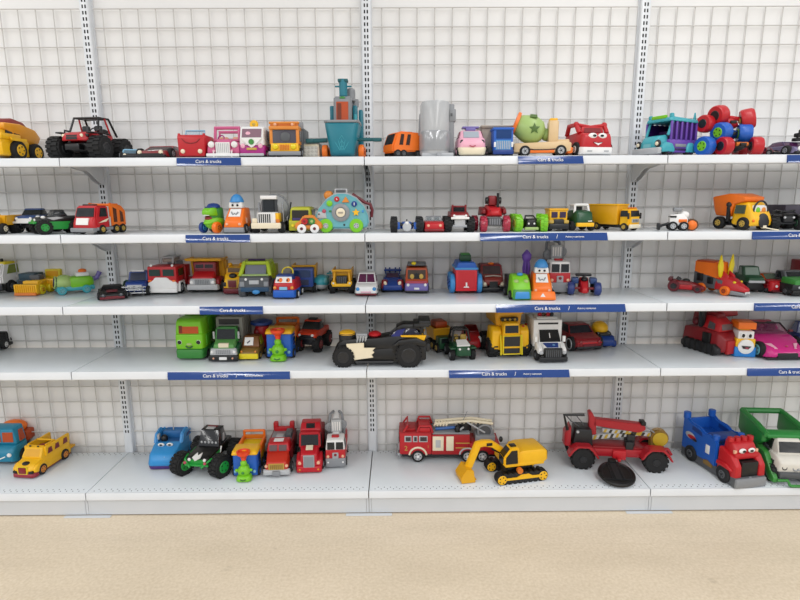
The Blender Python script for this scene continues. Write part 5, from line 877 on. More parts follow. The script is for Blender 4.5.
def train(t,back):
    t.lo('body','blue',[(-16,12,12,3,26),(-13,13.4,13,2,27.5),(2,13.4,13,2,27.5),(4,12.6,12.4,3,26)],1.4); t.lo('roof','yellow',[(-17.4,13.8,12.4,26.5,30),(-14,14.4,12.6,26.5,31.5),(3,14.4,12.6,26.5,31.5)],1.4)
    t.la('funnel','f04818',(0,-19,24.5),[(2.4,-2),(3.2,2),(6.8,5),(7.4,8),(5.6,8.4),(5,6.6),(0,6)],'z'); t.lo('smoke_box','lime',[(-27,5.4,5,.8,5),(-24,8.6,6.6,.8,7),(-16,8.6,6.8,.8,7)],1.4)
    t.ba('smoke_box','lime',(0,-20.5,11.2),(6.8,5.4,6.6)); t.ba('smoke_box','lime',(0,-20,19.4),(3.6,3.4,3.8)); t.cy('smoke_box','lime',(0,-18,13),5,6,'y'); t.ba('smoke_box','pgreen',(0,-25.8,11),(1.6,.9,1.6)); t.tu('smile','dgreen',[(-3,-26.8,4),(0,-27.6,3),(3,-26.8,4)],.5)
    for s in (-1,1): t.ba('coupler#%d'%(1.5+s/2),'lblue',(s*10,-16.4,8),1.8); t.ba('arm#%d'%(1.5+s/2),'lime',(s*7.4,-21,12),(2,1.6,1.6)); t.sd('side_window#%d'%(1.5+s/2),GL('143a86'),s,13.3,-10,0,14,23,.4)
    t.r('wagon','yellow',-12,12,6,20+back,6,22,1.4); t.r('wagon_floor','lemon',-10.4,10.4,7,19+back,21.6,23,.3)
    for s in (-1,1): t.r('wagon_side#%d'%(1.5+s/2),'orange',s*12-1.4,s*12+1.4,6,20+back,18,27,.7); t.tu('wagon_rail#%d'%(1.5+s/2),'orange',[(s*11.4,20+back,22),(s*11.4,20+back,33)],1.5)
    t.tu('wagon_rail#3','orange',[(-11.4,20+back,32.6),(11.4,20+back,32.6)],1.5); t.r('wagon_rail#4','amber',-11,11,19+back,20.6+back,23,28,.4); t.r('hitch','dark',-2,2,3,7,5,8,.5)
    for y in (-9,12,26): 
        for s in (-1,1): t.wh(s*12.4,y,5,5,4.4,'tire','blue')
t=T('toy_train','blue and yellow toy train with lime nose, red funnel and orange wagon, fourth shelf','toy train',3,277,30,56,0,v=363); train(t,14); t.done()
t=T('monster_truck','red toy monster truck with dark tires behind the blue toy train','toy truck',3,312.5,31,44,-14,v=353.5,k=.88)
monster(t,31,44,9,8,'e0401c',16,24,34,'dred',14,bh=12.5,trim='dark'); t.r('roof_box','black',-5,5,-2,5,33.5,36,.6); t.done()
# long black racer, nose to the left
t=T('race_car','long black toy race car with yellow dome, white side panel and rear wing','toy car',3,379,34,98,-90,v=368,k=1.04)
t.lo('chassis','black',[(-36,8,8,4,14),(-20,12,11,3,16),(10,13,12,3,18),(46,12,11,6,20)],1.2); t.lo('body','black',[(-40,7,6,14,22),(-34,9,8,12,26),(-12,10,9,14,27),(2,11,10,14,28),(18,13,11,12,31),(40,13,10,12,28),(47,11,9,14,24)],1.4)
t.la('nose_dome','dark',(0,-31,25),[(8,-2),(8.4,3),(8,6)],'z'); t.la('nose_dome','yellow',(0,-31,31),[(8.2,-1),(7.6,1),(4.5,2.4),(0,2.8)],'z'); t.r('engine','lgray',-6,6,-22,-11,26,31,.8)
for k in range(4): t.tu('engine_pipe#%d'%(k+1),'lgray',[(8,-21+2.6*k,23),(9,-19.6+2.6*k,30)],1)
t.ba('air_intake','red',(0,-4,29.5),(7,6.5,3)); t.lo('cockpit',GL('161630'),[(10,9,8,28,29),(20,9.6,7,28,38),(34,9,7,28,39),(40,8,7,28,31)],1); t.lo('canopy','black',[(17,8.4,7.4,36,38),(24,8,7,36,41.5),(38,8,7,36,41),(44,7,6,30,35)],1); 
for s in (-1,1):
    q=[(-31,23),(-14,24),(-14,19),(-3,19),(-6,16.5),(-4,14.5),(-7,12),(-5,9.5),(-24,7),(-29,12)]
    t.pr('side_panel#%d'%(1.5+s/2),'cream',q,s*13-1,s*13+1,.3); t.pa('side_window#%d'%(1.5+s/2),M('1e2470',.15),[(s*10.6,12,29.6),(s*10.6,22,29.6),(s*8.6,26,37),(s*9,18,35)][::s],.5)
    t.pr('side_stripe#%d'%(1.5+s/2),'yellow',[(21,31),(46,31),(44,26),(42,22),(39,25),(37,29),(22,29.4)],s*12-1,s*12+1,.2)
    t.lo('rear_fender#%d'%(1.5+s/2),'black',[(14,3,3,20,22),(20,3.4,3,22,27),(36,3.4,3,22,29),(46,3,3,20,25)],1,xo=s*13); t.tu('side_pipe#%d'%(1.5+s/2),'dark',[(s*13.6,-22,5),(s*13.6,14,5)],1.6); t.tu('wing_strut#%d'%(1.5+s/2),'dark',[(s*6,40,28),(s*6,43,40)],1.4)
t.r('rear_wing','dark',-13,13,34,49,39,42,.8); t.r('rear_wing','dark',-13,13,39,50,41.5,45,.8); t.r('tail','dark',-10,10,45,50,14,22,1)
for s in (-1,1): t.wh(s*12,-34,10,10,7,'tire','dark',.6,18); t.wh(s*13,29,12,12,8,'tire','dark',.62,20)
t.done()
t=T('toy_dump_truck','small green and yellow toy dump truck behind the long black racer','toy truck',3,441,20,38,16,v=354,k=.95)
t.r('cab','dgreen',-8,8,-19,-6,5,17,1.2); t.fr('windshield',GL(),-6,6,11.5,16,-19.2,None,.5); bed(t,'dyel',8,-5,19,12,24,1.4,1.2,canopy=3); t.r('load','dor',-7,7,-3,14,23,31,2); chassis(t,7,-17,18,3,9)
for y in (-13,0,12):
    for s in (-1,1): t.wh(s*8,y,5,5,4,'tire','gold',.6)
t.done()
t=T('toy_tractor','dark green toy utility tractor with black roll cage and white hood','toy tractor',3,460.5,27,40,8,v=362.5,k=.96)
t.lo('body','dgreen',[(-18,8,7,6,14),(-12,9.5,8,5,18),(-4,10,9,5,18),(16,10,9,6,16)],1.4); t.pa('hood_panel','white',[(-7,-16,16.2),(7,-16,16.2),(5.5,-5,19.4),(-5.5,-5,19.4)],1); t.r('grille','dgreen',-6.5,6.5,-19.4,-17,6,12.5,.6)
for s in (-1,1):
    t.hl(s*4.6,-18.8,13.4,1.2,'white'); t.tu('roll_cage','black',[(s*9.4,-5,18),(s*7.6,-2,30.4),(s*7.6,9,30.4),(s*9,13,16)],1.2); t.r('seat#%d'%(1.5+s/2),'gold',s*4.4-3.4,s*4.4+3.4,2,5,16,24,1); t.r('fender#%d'%(1.5+s/2),'dgreen',s*11-3,s*11+3,-16,-6,12.5,14.4,.6)
t.tu('roll_cage','black',[(-7.6,-2,30.4),(7.6,-2,30.4)],1.3); t.tu('roll_cage','black',[(-7.6,9,30.4),(7.6,9,30.4)],1.3); t.ring('steering_wheel','dark',(-4,-1,21),2.4,.5,(0,-1,.6)); t.r('bed','black',-9.6,9.6,10,20,12,18,.8)
t.w4(11,-11,12,5.8,5,'tire','gray',.5,12); t.done()
t=T('toy_car','bright red toy car with long white headlights left of the yellow dumper','toy car',3,473.5,20,40,0,v=351)
t.lo('body','red',[(-19,7,6,3,9),(-13,9,7.5,2.4,13),(-2,9.6,8,2.4,16),(16,9.6,8,2.4,15),(19,8,7,4,12)],2); t.lo('cabin','dred',[(-4,7.6,6.6,15,16.5),(4,7.6,6,15,21.5),(13,7.6,6,15,20)],1.2); t.pa('windshield',GL('5a1010'),[(-6,-3.6,16.8),(6,-3.6,16.8),(5.2,3.2,21),(-5.2,3.2,21)],.4)
for s in (-1,1): t.ba('headlight#%d'%(1.5+s/2),'white',(s*7.2,-13,10.2),(2,2,3.6),ry=-s*12); t.tu('rear_fin#%d'%(1.5+s/2),'red',[(s*8,13,15),(s*8.4,17,21)],1.2)
t.w4(8.6,-11,11,3.8,3.6,'tire','dark'); t.done()
t=T('toy_dump_truck','big yellow toy mining dump truck with tall bed and black tires','toy truck',3,506,46,64,5,v=360.5,k=.94)
t.lo('cab','yellow',[(-30,10,9.6,6,26),(-26,10.6,10,5,27)],.8) ; t.lo('cab','yellow',[(-28,9.6,8,25,39),(-12,10,8,25,40)],1.2); t.fr('grille','dark',-8.4,8.4,14.6,25,-30.2,None,.6); t.fr('lower_grille','dark',-8.4,8.4,7,12.4,-30.2,None,.6); t.fr('windshield',GL(),-7.2,7.2,28.6,36.6,-28.2,-27.6,.6)
t.tu('grille_frame','lemon',[(-9.4,-30.6,6),(-9.4,-30.6,26),(9.4,-30.6,26),(9.4,-30.6,6),(-9.4,-30.6,6)],.7)
for s in (-1,1): t.lo('fender#%d'%(1.5+s/2),'yellow',[(-25,5.6,5,9,30),(-18,6.4,5.6,8,34),(-4,6.4,5.6,14,33)],1.6,xo=s*15); t.tu('ladder#%d'%(1.5+s/2),'lemon',[(s*11.4,-30,5),(s*11.4,-27,26)],.9)
t.r('light_bar','black',-9.4,9.4,-20,-13,39.4,43.5,.8)
for x in (-5.4,0,5.4): t.ba('roof_lamp#%d'%(x/5.4+2),'gold',(x,-20.2,41.4),1.4)
bed(t,'dyel',12,-14,30,34,49,2,1.15,canopy=6); t.lo('bed_front','yellow',[(-15,10,15,41,52),(-9,10,15,39,52)],1); chassis(t,11,-24,28,6,16); t.tu('hose','red',[(13,-18,30),(16,-19,34)],1.4)
t.w4(17.6,-15,16,10,10,'tire','dark',.5,14); t.done()
t=T('toy_truck','white toy box truck with number 1 on black windshield and blue hood mark','toy truck',3,547.5,33,58,2,v=363,k=.96)
t.r('box','cream' if 0 else 'white',-15.6,15,-8,28,12,41,.8); t.fr('vent','dark',-11,10.5,36.4,38.2,-8.2,None,.5); t.lo('hood','white',[(-27,8.6,7.8,8,15.4),(-17,11.4,10,8,18.4)],1); t.lo('hood','white',[(-18,13,12,8,17.6),(-7,13.4,12.4,8,19.6)],1)
t.lo('cab','white',[(-17,12.2,11.6,17.6,18.6),(-9,12.2,10.8,17.6,31),(-7,12.2,11,17.6,32)],.8); t.pa('windshield',GL('0e0f12'),[(-11,-17.2,19.4),(11,-17.2,19.4),(10,-9.5,30.6),(-10,-9.5,30.6)],.7)
t.tx('number','white','1',8,(0,-14.4,25.4),(55,0,0),.3); t.pa('hood_mark','dblue',[(-6,-26.2,15.9),(6,-26.2,15.9),(8,-18.4,18.3),(-8,-18.4,18.3)],.5); t.ba('hood_mark','lblue',(2,-22.6,17.4),(1.6,1.2,.6))
t.r('grille','black',-9.4,9.4,-30,-26,4,15.5,.8); bars(t,'grille','dgray',-8.4,8.4,6,14,-30.2,8,.4,.4); t.r('bumper','dark',-15,15,-31.5,-27,1.4,6.4,1)
for s in (-1,1): t.lo('fender#%d'%(1.5+s/2),'white',[(-27,2.6,2,9,14),(-19,3.2,2.6,8,18),(-12,3,2.6,8,19)],1.2,xo=s*12.4); t.ba('headlight#%d'%(1.5+s/2),'lgray',(s*12,-27.6,10.4),(2.4,1.2,2)); t.r('mirror#%d'%(1.5+s/2),'white',s*15-1.6,s*15+1.6,-17,-14.5,19,25.5,.7)
t.r('roof_rack','white',-11,11,-4,16,41,43,.5)
for k,x in enumerate((-6,-2,3,7)): t.ba('roof_figure#%d'%(k+1),('red','brown','red','dark')[k],(x,4,44.6),(2.6,2,2.2))
t.w4(13.6,-19,17,5.8,5.4,'tire','dgray',.5); t.done()
t=T('toy_ball','tiny red toy figure tucked behind the yellow dumper and white box truck','toy figure',3,528,10,10,0,.27)
t.ba('head','red',(0,0,24),4.4); t.cy('body','wine',(0,0,10),3,20,'z',4); t.ba('hat','pgreen',(0,0,29),(2,2,1.6)); t.done()
t=T('toy_car','red toy sports car with white-ringed wheels right of the white box truck','toy car',3,580,36,52,12,v=353.5,k=.94)
car(t,35,52,26,'dred',hub='dark',r=8,ww=6,zc=5,hood=.36,cab=(.34,.84),belt=.68,glass=GL('1c1a24'),grille='wine',lights='dred',bumper='dark',b=2)
for s in (-1,1): t.ring('wheel_trim#%d'%(1.5+s/2),'lgray',(s*18.6,-15.6,8),5.6,.6,'x'); t.ring('wheel_trim#%d'%(1.5+s/2+2),'lgray',(s*18.6,15.6,8),5.6,.6,'x')
t.r('front_trim','red',-14,14,-26.8,-25,9.6,11.4,.5); t.done()
t=T('toy_car','small toy car with yellow dome roof and royal blue body beside red sports car','toy car',3,606,23,30,0,v=348,k=.9)
t.lo('body','dblue',[(-17,9,8.4,2.4,9),(-12,11,10,2,13),(14,11,10,2,13),(17,9,8.4,3,10)],2.4); t.ba('roof','yellow',(-2,2,19),(9,10,8)); t.lo('cabin',GL('20201c'),[(-8,8.6,7.6,12,16),(10,8.6,7.6,12,18)],1); t.r('hood_scoop','black',-6,6,-11,-5,12.6,15.4,.6); t.ba('headlight#1','lblue',(-6.4,-15.4,8),1.4); t.ba('headlight#2','lblue',(6.4,-15.4,8),1.4)
t.w4(10,-10,10,4,4,'dblue','blue'); t.done()
t=T('toy_crane','large dark red toy crane vehicle with black tracks and black raised arm','toy crane',3,716,38,54,18,v=357,k=.86)
t.lo('body','8e141e',[(-30,13,11,5,20),(-22,17,15,4,27),(0,18,15,4,29),(28,17,14,6,26)],1.8); t.lo('cab','red',[(-20,12,9,26,36),(-8,13,9,26,44),(10,13,9,26,43)],1.6); t.lo('boom_base','dred',[(-12,7,5,40,47),(10,8,6,38,50),(24,7,5,34,44)],1.4)
for s in (-1,1):
    t.lo('track#%d'%(1.5+s/2),'dark',[(-27,4,4,3,9),(-22,5,5,.5,13),(20,5,5,.5,13),(27,4,4,3,9)],1.4,xo=s*15.5)
    for k in range(6): t.r('track_pad#%d'%(k+1+3*(s+1)),'tire',s*15.5-5.2,s*15.5+5.2,-22+8*k,-18.4+8*k,.1,13.6,.3)
    t.r('side_vent#%d'%(1.5+s/2),'black',s*17-1.6,s*17+1.6,-14,-3,8,25,.8); t.pa('side_window#%d'%(1.5+s/2),GL('5a5458'),[(s*12,-14,29),(s*12,-4,29),(s*10.4,-5,38),(s*10.4,-13,36)][::s],.4); t.ba('joint#%d'%(1.5+s/2),'wine',(s*11,14,34),(4,5,5))
t.tu('arm','dark',[(-10,6,30),(-15,2,44),(-20,-2,57)],4.2); t.r('front_blade','b01820',-10,8,-32,-28,3,19,1); t.r('front_blade','dark',9,13,-31.6,-28,4,18,.6); t.fr('windshield',GL('7a6a6c'),-8,8,29,36,-20.6,-19.6,.4); t.lo('boom','b01820',[(-8,14,12,42,51),(-2,17,15,40,53),(10,17,15,40,52)],1.2,xo=16); t.done()
t=T('face_train','toy block train with big eyes, white smile, blue base and orange brim','toy train',3,742,21,24,-10,v=357.5,k=.97)
t.r('base','2c86d6',-10.2,10.2,-14,10,.5,11,1); t.r('body','yellow',-9.2,9.2,-13,9,10,19.5,.9); t.r('face','white',-7.6,7.6,-12.4,8,19,27.5,1); t.la('mouth_plate','white',(0,-14,11.5),[(7.6,-.8),(7.6,.6),(6.8,1)],(0,-1,0),24)
t.pa('mouth','dark',[(-4.6,-15.2,12.6),(-3,-15.2,9.6),(2,-15.2,9),(4.8,-15.2,12.2)],.3); t.pa('tongue','rose',[(-1.6,-15.6,10.4),(1,-15.6,9.6),(2.6,-15.6,10.8),(0,-15.6,11.2)],.2)
for s in (-1,1): t.ey(s*3.2,-12.6,23.2,2.5,3.4,.2,-.4,.6)
t.r('cap','yellow',-5,5,-8,6,27,29.5,.6); t.r('brim','orange',-8.6,8.6,-13,6,29.5,36.5,.8,rz=0); 
for s in (-1,1):
    for y in (-8,5): t.wh(s*9,y,3.2,3.2,3,'2c86d6','blue')
t.done()
t=T('toy_convertible','glossy pink toy convertible sports car with grey spoked wheels, fourth shelf','toy car',3,786,50,66,0,v=360.5,k=.93)
t.lo('body',M('d42a86',.18),[(-35,17,15,4,9),(-30,22,19,2.5,13),(-16,24.5,22,2.5,19),(-2,25,22.5,2.5,23),(26,25,22.5,2.5,24),(34,22,20,4,20)],2.6); t.r('lower_grille','dark',-11,11,-35.6,-32,3.4,8.6,.8); t.r('splitter','dark',-21,21,-34,-28,1.4,3.4,.6)
for s in (-1,1):
    t.pa('headlight#%d'%(1.5+s/2),'lpink',[(s*9,-31.2,12.4),(s*16,-29.4,11.6),(s*18,-22,16),(s*12,-24,16.4)][::s],.4); t.r('seat#%d'%(1.5+s/2),'dark',s*9-5.5,s*9+5.5,8,14,20,33,2); t.tu('windshield_frame','dark',[(s*20,-6,22.4),(s*16,6,32.5)],.9); t.r('mirror#%d'%(1.5+s/2),'wine',s*24-2.4,s*24+2.4,-3,0,24,26.6,.8)
    t.pr('rear_haunch#%d'%(1.5+s/2),M('d42a86',.18),[(12,22),(32,21),(30,27),(20,30)],s*19-2.6,s*19+2.6,1)
t.r('cockpit','dark',-17,17,-1,18,22,24.4,.6); t.tu('windshield_frame','dark',[(-16,6,32.5),(16,6,32.5)],.9); t.pa('windshield',M('9a4a72',.1,0,.35),[(-19.6,-6,22.8),(19.6,-6,22.8),(15.8,6,32),(-15.8,6,32)],.3); t.ring('steering_wheel','black',(-9,2,25),3.4,.6,(0,-1,.4)); t.r('rear_deck','rose',-16,16,19,24,24,33,1.2); t.ba('hood_badge','rose',(2,-28.6,14.6),(1.6,1,1))
t.w4(21.6,-20,20,9,6,'tire','turq',.68,cap='gray'); t.done()
t=T('toy_car','dark blue toy car with pale windshield behind the pink convertible','toy car',3,814,38,20,0,.32)
car(t,36,20,24,'1c2c66',r=5,ww=5,belt=.55,glass=GL('8088a0')); t.done()
# ================================================================== BOTTOM SHELF
t=T('toy_truck','teal toy truck with orange windows, orange load and dark rear bed, bottom shelf','toy truck',4,-13,34,90,0,v=475)
t.lo('body','1f86a8',[(-27,15,13.6,4,15),(-22,17,15.6,3,20),(-4,17,16,3,21)],2.4); t.lo('cab','1f86a8',[(-19,15.6,12.6,20,37),(-4,16,13,20,38.5)],2.2)
for s in (-1,1): t.pa('side_window#%d'%(1.5+s/2),'dor',[(s*15.7,-15,22.5),(s*15.7,-7,22.5),(s*13.6,-7.6,34),(s*13.8,-13,34)][::s],.6); t.fr('windshield#%d'%(1.5+s/2),'dor',s*6.4-5.4,s*6.4+5.4,23,33.5,-18.9,-18.4,.7); t.hl(s*11,-26.5,12,2.4,'white')
t.tu('smile','white',[(-2,-27.2,9.6),(2,-27.6,8.4),(7,-27,10.4)],.7); t.r('load_tray','dor',-14,14,-2,14,16,27,1.4); t.ba('load','orange',(-2,4,31),(13,9,7)); t.pr('rear_bed','0e2c26',[(15,10),(44,12),(48,24),(40,41),(36,41),(31,33),(15,28)],-15,15,1); t.tu('bed_rail#1','dgreen',[(-15,18,27),(-15,38,38)],1.2); t.tu('bed_rail#2','dgreen',[(15,18,27),(15,38,38)],1.2); chassis(t,12,-20,44,3,9); t.w4(15,-13,30,7,6,'tire','1f86a8'); t.done()
t=T('toy_car','yellow toy wagon car with maroon windows and maroon grille, bottom shelf','toy car',4,37,28,62,-6,v=479,k=.86)
t.lo('bumper','9a2c3a',[(-33,12,11.6,1.4,6),(-29,14.6,14.2,1.2,7),(-24,14.6,14.2,1.2,7)],1.4); t.lo('body','yellow',[(-32,11,9.6,6,12),(-27,14,12,4,16),(-12,14.6,13,3.4,19.5),(28,14.6,13.4,3.4,21),(32,13.6,12.6,5,20)],2); t.r('skirt','dred',-13.8,13.8,-20,30,2.4,4.4,.5)
t.r('grille','dred',-4.6,4.6,-33.4,-30.5,6.6,14,.6); t.fr('grille_frame','lemon',-5.8,5.8,5.8,14.8,-32.2,-31.6,.5); t.ba('hood_hole','black',(0,-25.5,16),(4.6,3.6,2.2))
for s in (-1,1):
    t.r('headlight#%d'%(1.5+s/2),'black',s*9.6-2.6,s*9.6+2.6,-32.6,-29,6.4,9.6,.6); t.lo('fender#%d'%(1.5+s/2),'yellow',[(-30,3,2.4,7,12),(-24,4,3.2,6,15.5),(-12,4,3.2,8,15)],1.4,xo=s*11.6)
    t.r('side_wall#%d'%(1.5+s/2),'yellow',s*12.4-1.6,s*12.4+1.6,-10,31,18,30,1.2); 
    for k,(a,b) in enumerate(((-8,0),(4,12),(18,26))): t.pa('side_window#%d'%(k*2+1.5+s/2),GL('7a2430'),[(s*14,a,20.4),(s*14,b,20.4),(s*14,b-1,27),(s*14,a+2,27)][::s],.4)
t.lo('cab','yellow',[(-17,13,11.4,18,20),(-11,13,10.8,18,29.5),(-7,13,11,18,31)],1.6); t.pa('windshield','dyel',[(-9.6,-16.6,20.4),(9.6,-16.6,20.4),(8.6,-11.6,27.6),(-8.6,-11.6,27.6)],.5)
for s in (-1,1): t.ba('roof_light#%d'%(1.5+s/2),'black',(s*5,-10.6,30.6),(1.4,1,1))
t.r('floor','9a6a14',-11,11,-6,29,19,21,.4); t.ba('seat','dred',(0,4,23),(8,6,4)); t.r('tailgate','dyel',-12,12,31,42,7,10,.8); t.tu('roof_rail','yellow',[(-11,-6,30.6),(-11,8,30.6),(11,8,30.6),(11,-6,30.6)],1.2)
for y in (-19,19):
    for s in (-1,1): t.wh(s*13.2,y,6.6,6.6,5,'dark','ora2',.62)
t.done()
t=T('toy_convertible','blue toy convertible with cartoon eyes, smile and purple base, bottom shelf','toy car',4,167.5,32,60,2,v=470,k=.9)
B_='3296da'
t.lo('base','dpur' if 0 else '4a2a78',[(-31,12,12,1,5),(-26,15.8,15.6,1,5.5),(26,15.8,15.6,1,5.5),(31,14,14,1,5)],1.2); t.lo('body',B_,[(-32,12,10,4.5,12),(-27,16.4,13.6,4,17.5),(-10,17,15,4,22),(28,16.6,15,4,21),(32,14,12.6,5,19)],3)
for s in (-1,1):
    t.ey(s*4.8,-14.6,22.6,3.8,2.2,0,.1,.5); t.pr('side_wall#%d'%(1.5+s/2),B_,[(-8,20),(30,19),(30,29),(18,28),(12,33),(-2,31)],s*14.4-2,s*14.4+2,1.2); t.pr('side_slot#%d'%(1.5+s/2),'dblue',[(6,23),(20,22.4),(18,26),(8,26.6)],s*14.6-2.1,s*14.6+2.1,.2)
t.tu('smile','white',[(-3.4,-29.2,13.6),(0,-29.8,12.2),(4,-28.8,14.4)],.9); t.r('cockpit','1d5a94',-12.4,12.4,-5,29,20,22,.4); t.r('seat','2a6eac',-11,11,6,12,20,30,2); t.ba('driver','black',(-6,-1,24),(4,4,5)); t.r('decal','lgray',-13,-11,-4,1,24,30,.4) ; t.r('rear_bench','2a6eac',-12,12,20,28,20,28,2)
t.w4(14,-17,18,6,5,B_,'1d5a94'); t.done()
t=T('monster_truck','large black toy monster truck with green front frame and green hubs, bottom shelf','toy truck',4,207,60,62,-8,v=480.5,k=.87)
monster(t,60,64,13,13,'black',17,27,46,'green',18,glass=GL('2a2c30'),trim='green',bh=15,cabm='black',co=.14,steer=-.42)
t.pa('hood_skull','white',[(-5,-32,26.4),(0,-36,24.4),(5,-32,26.4),(3,-22,28.2),(0,-28,27),(-3,-22,28.2)],.5); t.pa('roof_panel','lgray',[(-5,4,46.2),(5,4,46.2),(5,10,46.2),(-5,10,46.2)],.4); t.pa('roof_panel','dred',[(-6,11,46.1),(6,11,46.1),(6,14,46.1),(-6,14,46.1)],.4)
for s in (-1,1):
    t.tu('frame_tube#%d'%(1.5+s/2),'green',[(s*7,-36,16),(s*15,-30,23),(s*17.4,-18,24)],1.3); t.pa('flame_decal#%d'%(1.5+s/2),'green',[(s*16.1,-24,20),(s*16.1,-8,22),(s*15.8,-2,25.4),(s*15.8,-14,25)][::s],.3); t.pa('side_decal#%d'%(1.5+s/2),'lgray',[(s*13.6,8,30),(s*12.2,12,38),(s*12,16,38),(s*13.4,12,30)][::s],.4); t.hl(s*12,-36.4,22,1.8,'rose')
for x in (-9,-4.5,0,4.5,9): t.ba('skull_row#%d'%(x/4.5+3),'lgray',(x,-1,31),(1.4,.8,1.6))
t.tu('side_bar','white',[(16,-8,18),(16.2,-2,28)],.9); t.done()
t=T('toy_train','blue and yellow toy train with lime nose, red funnel and orange wagon, bottom shelf','toy train',4,246,28,60,2,v=485,k=.95); train(t,14); t.done()
t=T('toy_fire_truck','red toy pumper truck with silver bumper between train and big-grilled truck, bottom shelf','toy truck',4,279,30,70,3,v=478.5,k=.97)
t.lo('bumper','lgray',[(-35,13.4,13,3,8),(-31,14.6,14,2.6,9)],1); t.r('winch','gray',-4,4,-37,-34,3,8,.8); t.lo('hood','c8301c',[(-33,11.6,10,8,16),(-18,13,11.4,8,22)],1.2); t.fr('grille','gold',-8,8,8.6,15,-33.2,-32.8,.6); bars(t,'grille','bronze',-7,7,9.4,14.2,-33.9,7,.4,.4)
for s in (-1,1): t.hl(s*10.4,-33.2,12.4,1.7,'peach'); t.fr('windshield#%d'%(1.5+s/2),GL('6a5658'),s*5-3.9,s*5+3.9,22.6,28.4,-19.4,-17.6,.5)
t.lo('cab','red',[(-19,12.4,10.6,21,24),(-16,12.6,10.4,21,30),(-2,13,11,21,30.5)],1.2); t.pa('roof_sticker','white',[(-5,-14,30.8),(5,-14,30.8),(5,-7,31),(-5,-7,31)],.3); t.r('rear_body','dred',-13,13,-3,34,6,25,1); t.r('deck','gray',-11,11,2,32,24.6,26.6,.4); t.r('deck_sticker','lgray',-6,2,6,14,26.4,27.4,.2)
t.r('tool_box','dgray',4,11,4,20,26,31,.8); t.r('seat_back','red',-10,10,22,27,25,31,1)
for s in (-1,1): t.r('seat_post#%d'%(1.5+s/2),'red',s*9-2.6,s*9+2.6,24,30,26,36,1.2)
chassis(t,11,-26,32,3,8); t.w4(12.6,-21,20,5.8,5,'tire','gray'); t.done()
t=T('toy_truck','red toy semi truck with large silver grille and sticker on hood','toy truck',4,310.5,28,70,3,v=474.5,k=.96)
t.lo('bumper','c01424',[(-35,13,12.6,1.6,8),(-30,13.8,13.4,1.4,9)],1.2); t.lo('hood','c01424',[(-34,9.4,8.4,8,21),(-20,11,9.6,8,26)],1.6); t.r('grille','silver',-5.8,5.8,-35,-32,7,20.5,.8); t.fr('grille','gray',-4.8,4.8,8,19.5,-35.1,None,.2)
for s in (-1,1): t.lo('fender#%d'%(1.5+s/2),'c01424',[(-33,3.2,2.6,6,14),(-26,3.8,3,6,17),(-18,3.6,3,6,18)],1.4,xo=s*10.4); t.hl(s*9.6,-33.2,11.6,2,'peach'); t.hl(s*9.6,-34.8,5,1.2,'ora2')
cab(t,11.6,-21,-6,22,38,'c01424',.1,.2,tx=.94); t.pa('hood_sticker','cream',[(-3.4,-29,24.2),(3.8,-29,24.2),(3.8,-22.6,26.2),(-3.4,-22.6,26.2)],.6); t.lo('sleeper','c01424',[(-10,11.4,10.4,36,38.5),(-4,11.6,10.2,30,44),(8,11.6,10.2,30,44)],1.2); t.fr('sleeper_window',GL(),-4.6,4.6,39.4,43.4,-8.6,-4.6,.5); t.r('trailer','dred',-12.4,12.4,8,34,8,32,1.2); chassis(t,10,-28,32,2.6,8)
t.w4(12,-23,20,5.4,4.6,'tire','gray'); t.done()
t=T('toy_fire_truck','white and red toy fire truck with grey geared boom, bottom shelf','toy truck',4,336,25,50,3,v=469.5,k=.92); ladder_truck(t,51,(-1,1))
# metal fire engine seen from its left side
t=T('toy_fire_truck','long red toy fire engine with chrome wheels, white ladder and gold number 2','toy truck',4,449,28,102,-91,v=463)
t.r('body','red',-13,13,-50,-18,8,31,1.2); t.r('body','b01820',-13,13,-18,20,8,29,.8); t.r('rear_body','b01820',-13,13,20,50,8,20,.8); t.lo('bumper',CH(),[(-53.5,11,10.6,5,9),(-49,13.4,13,5,9.6)],.8); t.r('front_panel','dark',-10,10,-50.8,-49,20,29,.5); t.r('front_grille','silver',-8,8,-51.6,-49.6,10,18,.6)
t.r('cab_trim','b01820',-13.2,13.2,-50.4,-18,30,31.6,.3); t.tu('cab_rail','red',[(12,-46,32),(12,-42,38),(-12,-42,38),(-12,-46,32)],.9); t.tu('cab_rail','red',[(12,-32,32),(12,-30,38),(12,-19,38),(12,-17,31)],1.2); t.tu('cab_rail','red',[(-12,-32,32),(-12,-30,38),(-12,-19,38),(-12,-17,31)],1.2); t.r('rear_cab','red',-12,12,-31,-19,31,36,1); t.r('jump_seat','b01820',-9,9,-44,-34,31,34,.6)
for s in (-1,1):
    for k,(a,b) in enumerate(((-45,-38),(-36.6,-32),(-30.6,-22))): t.r('side_window#%d'%(k*2+1.5+s/2),'lgray',s*13-.5,s*13+.5,a,b,21.5,28,.3); t.r('side_window#%d/pane'%(k*2+1.5+s/2),GL('3a3438'),s*13.4-.4,s*13.4+.4,a+1.2,b-.8,22.6,27,.2)
    t.r('shutter#%d'%(1.5+s/2),'cream',s*13-.8,s*13+.8,-17,-6,12.4,27.6,.4); t.r('shutter#%d'%(3.5+s/2),'cream',s*13-.8,s*13+.8,-3.4,4,12.4,27.6,.4); t.r('panel_mark#%d'%(1.5+s/2),'lgray',s*13.9-.2,s*13.9+.2,-14,-9,16,24,.2)
    t.arch('wheel_arch#%d'%(1.5+s/2),'cream',s*13,-31.6,7,8.6,1,5,175); t.arch('wheel_arch#%d'%(3.5+s/2),'lgray',s*13,18,7,8,.9,10,170)
    t.r('side_trim#%d'%(1.5+s/2),'gold',s*13.2-.3,s*13.2+.3,6,20,20,20.8,.1); t.r('side_trim#%d'%(3.5+s/2),'gold',s*13.2-.3,s*13.2+.3,6,20,15,15.8,.1)
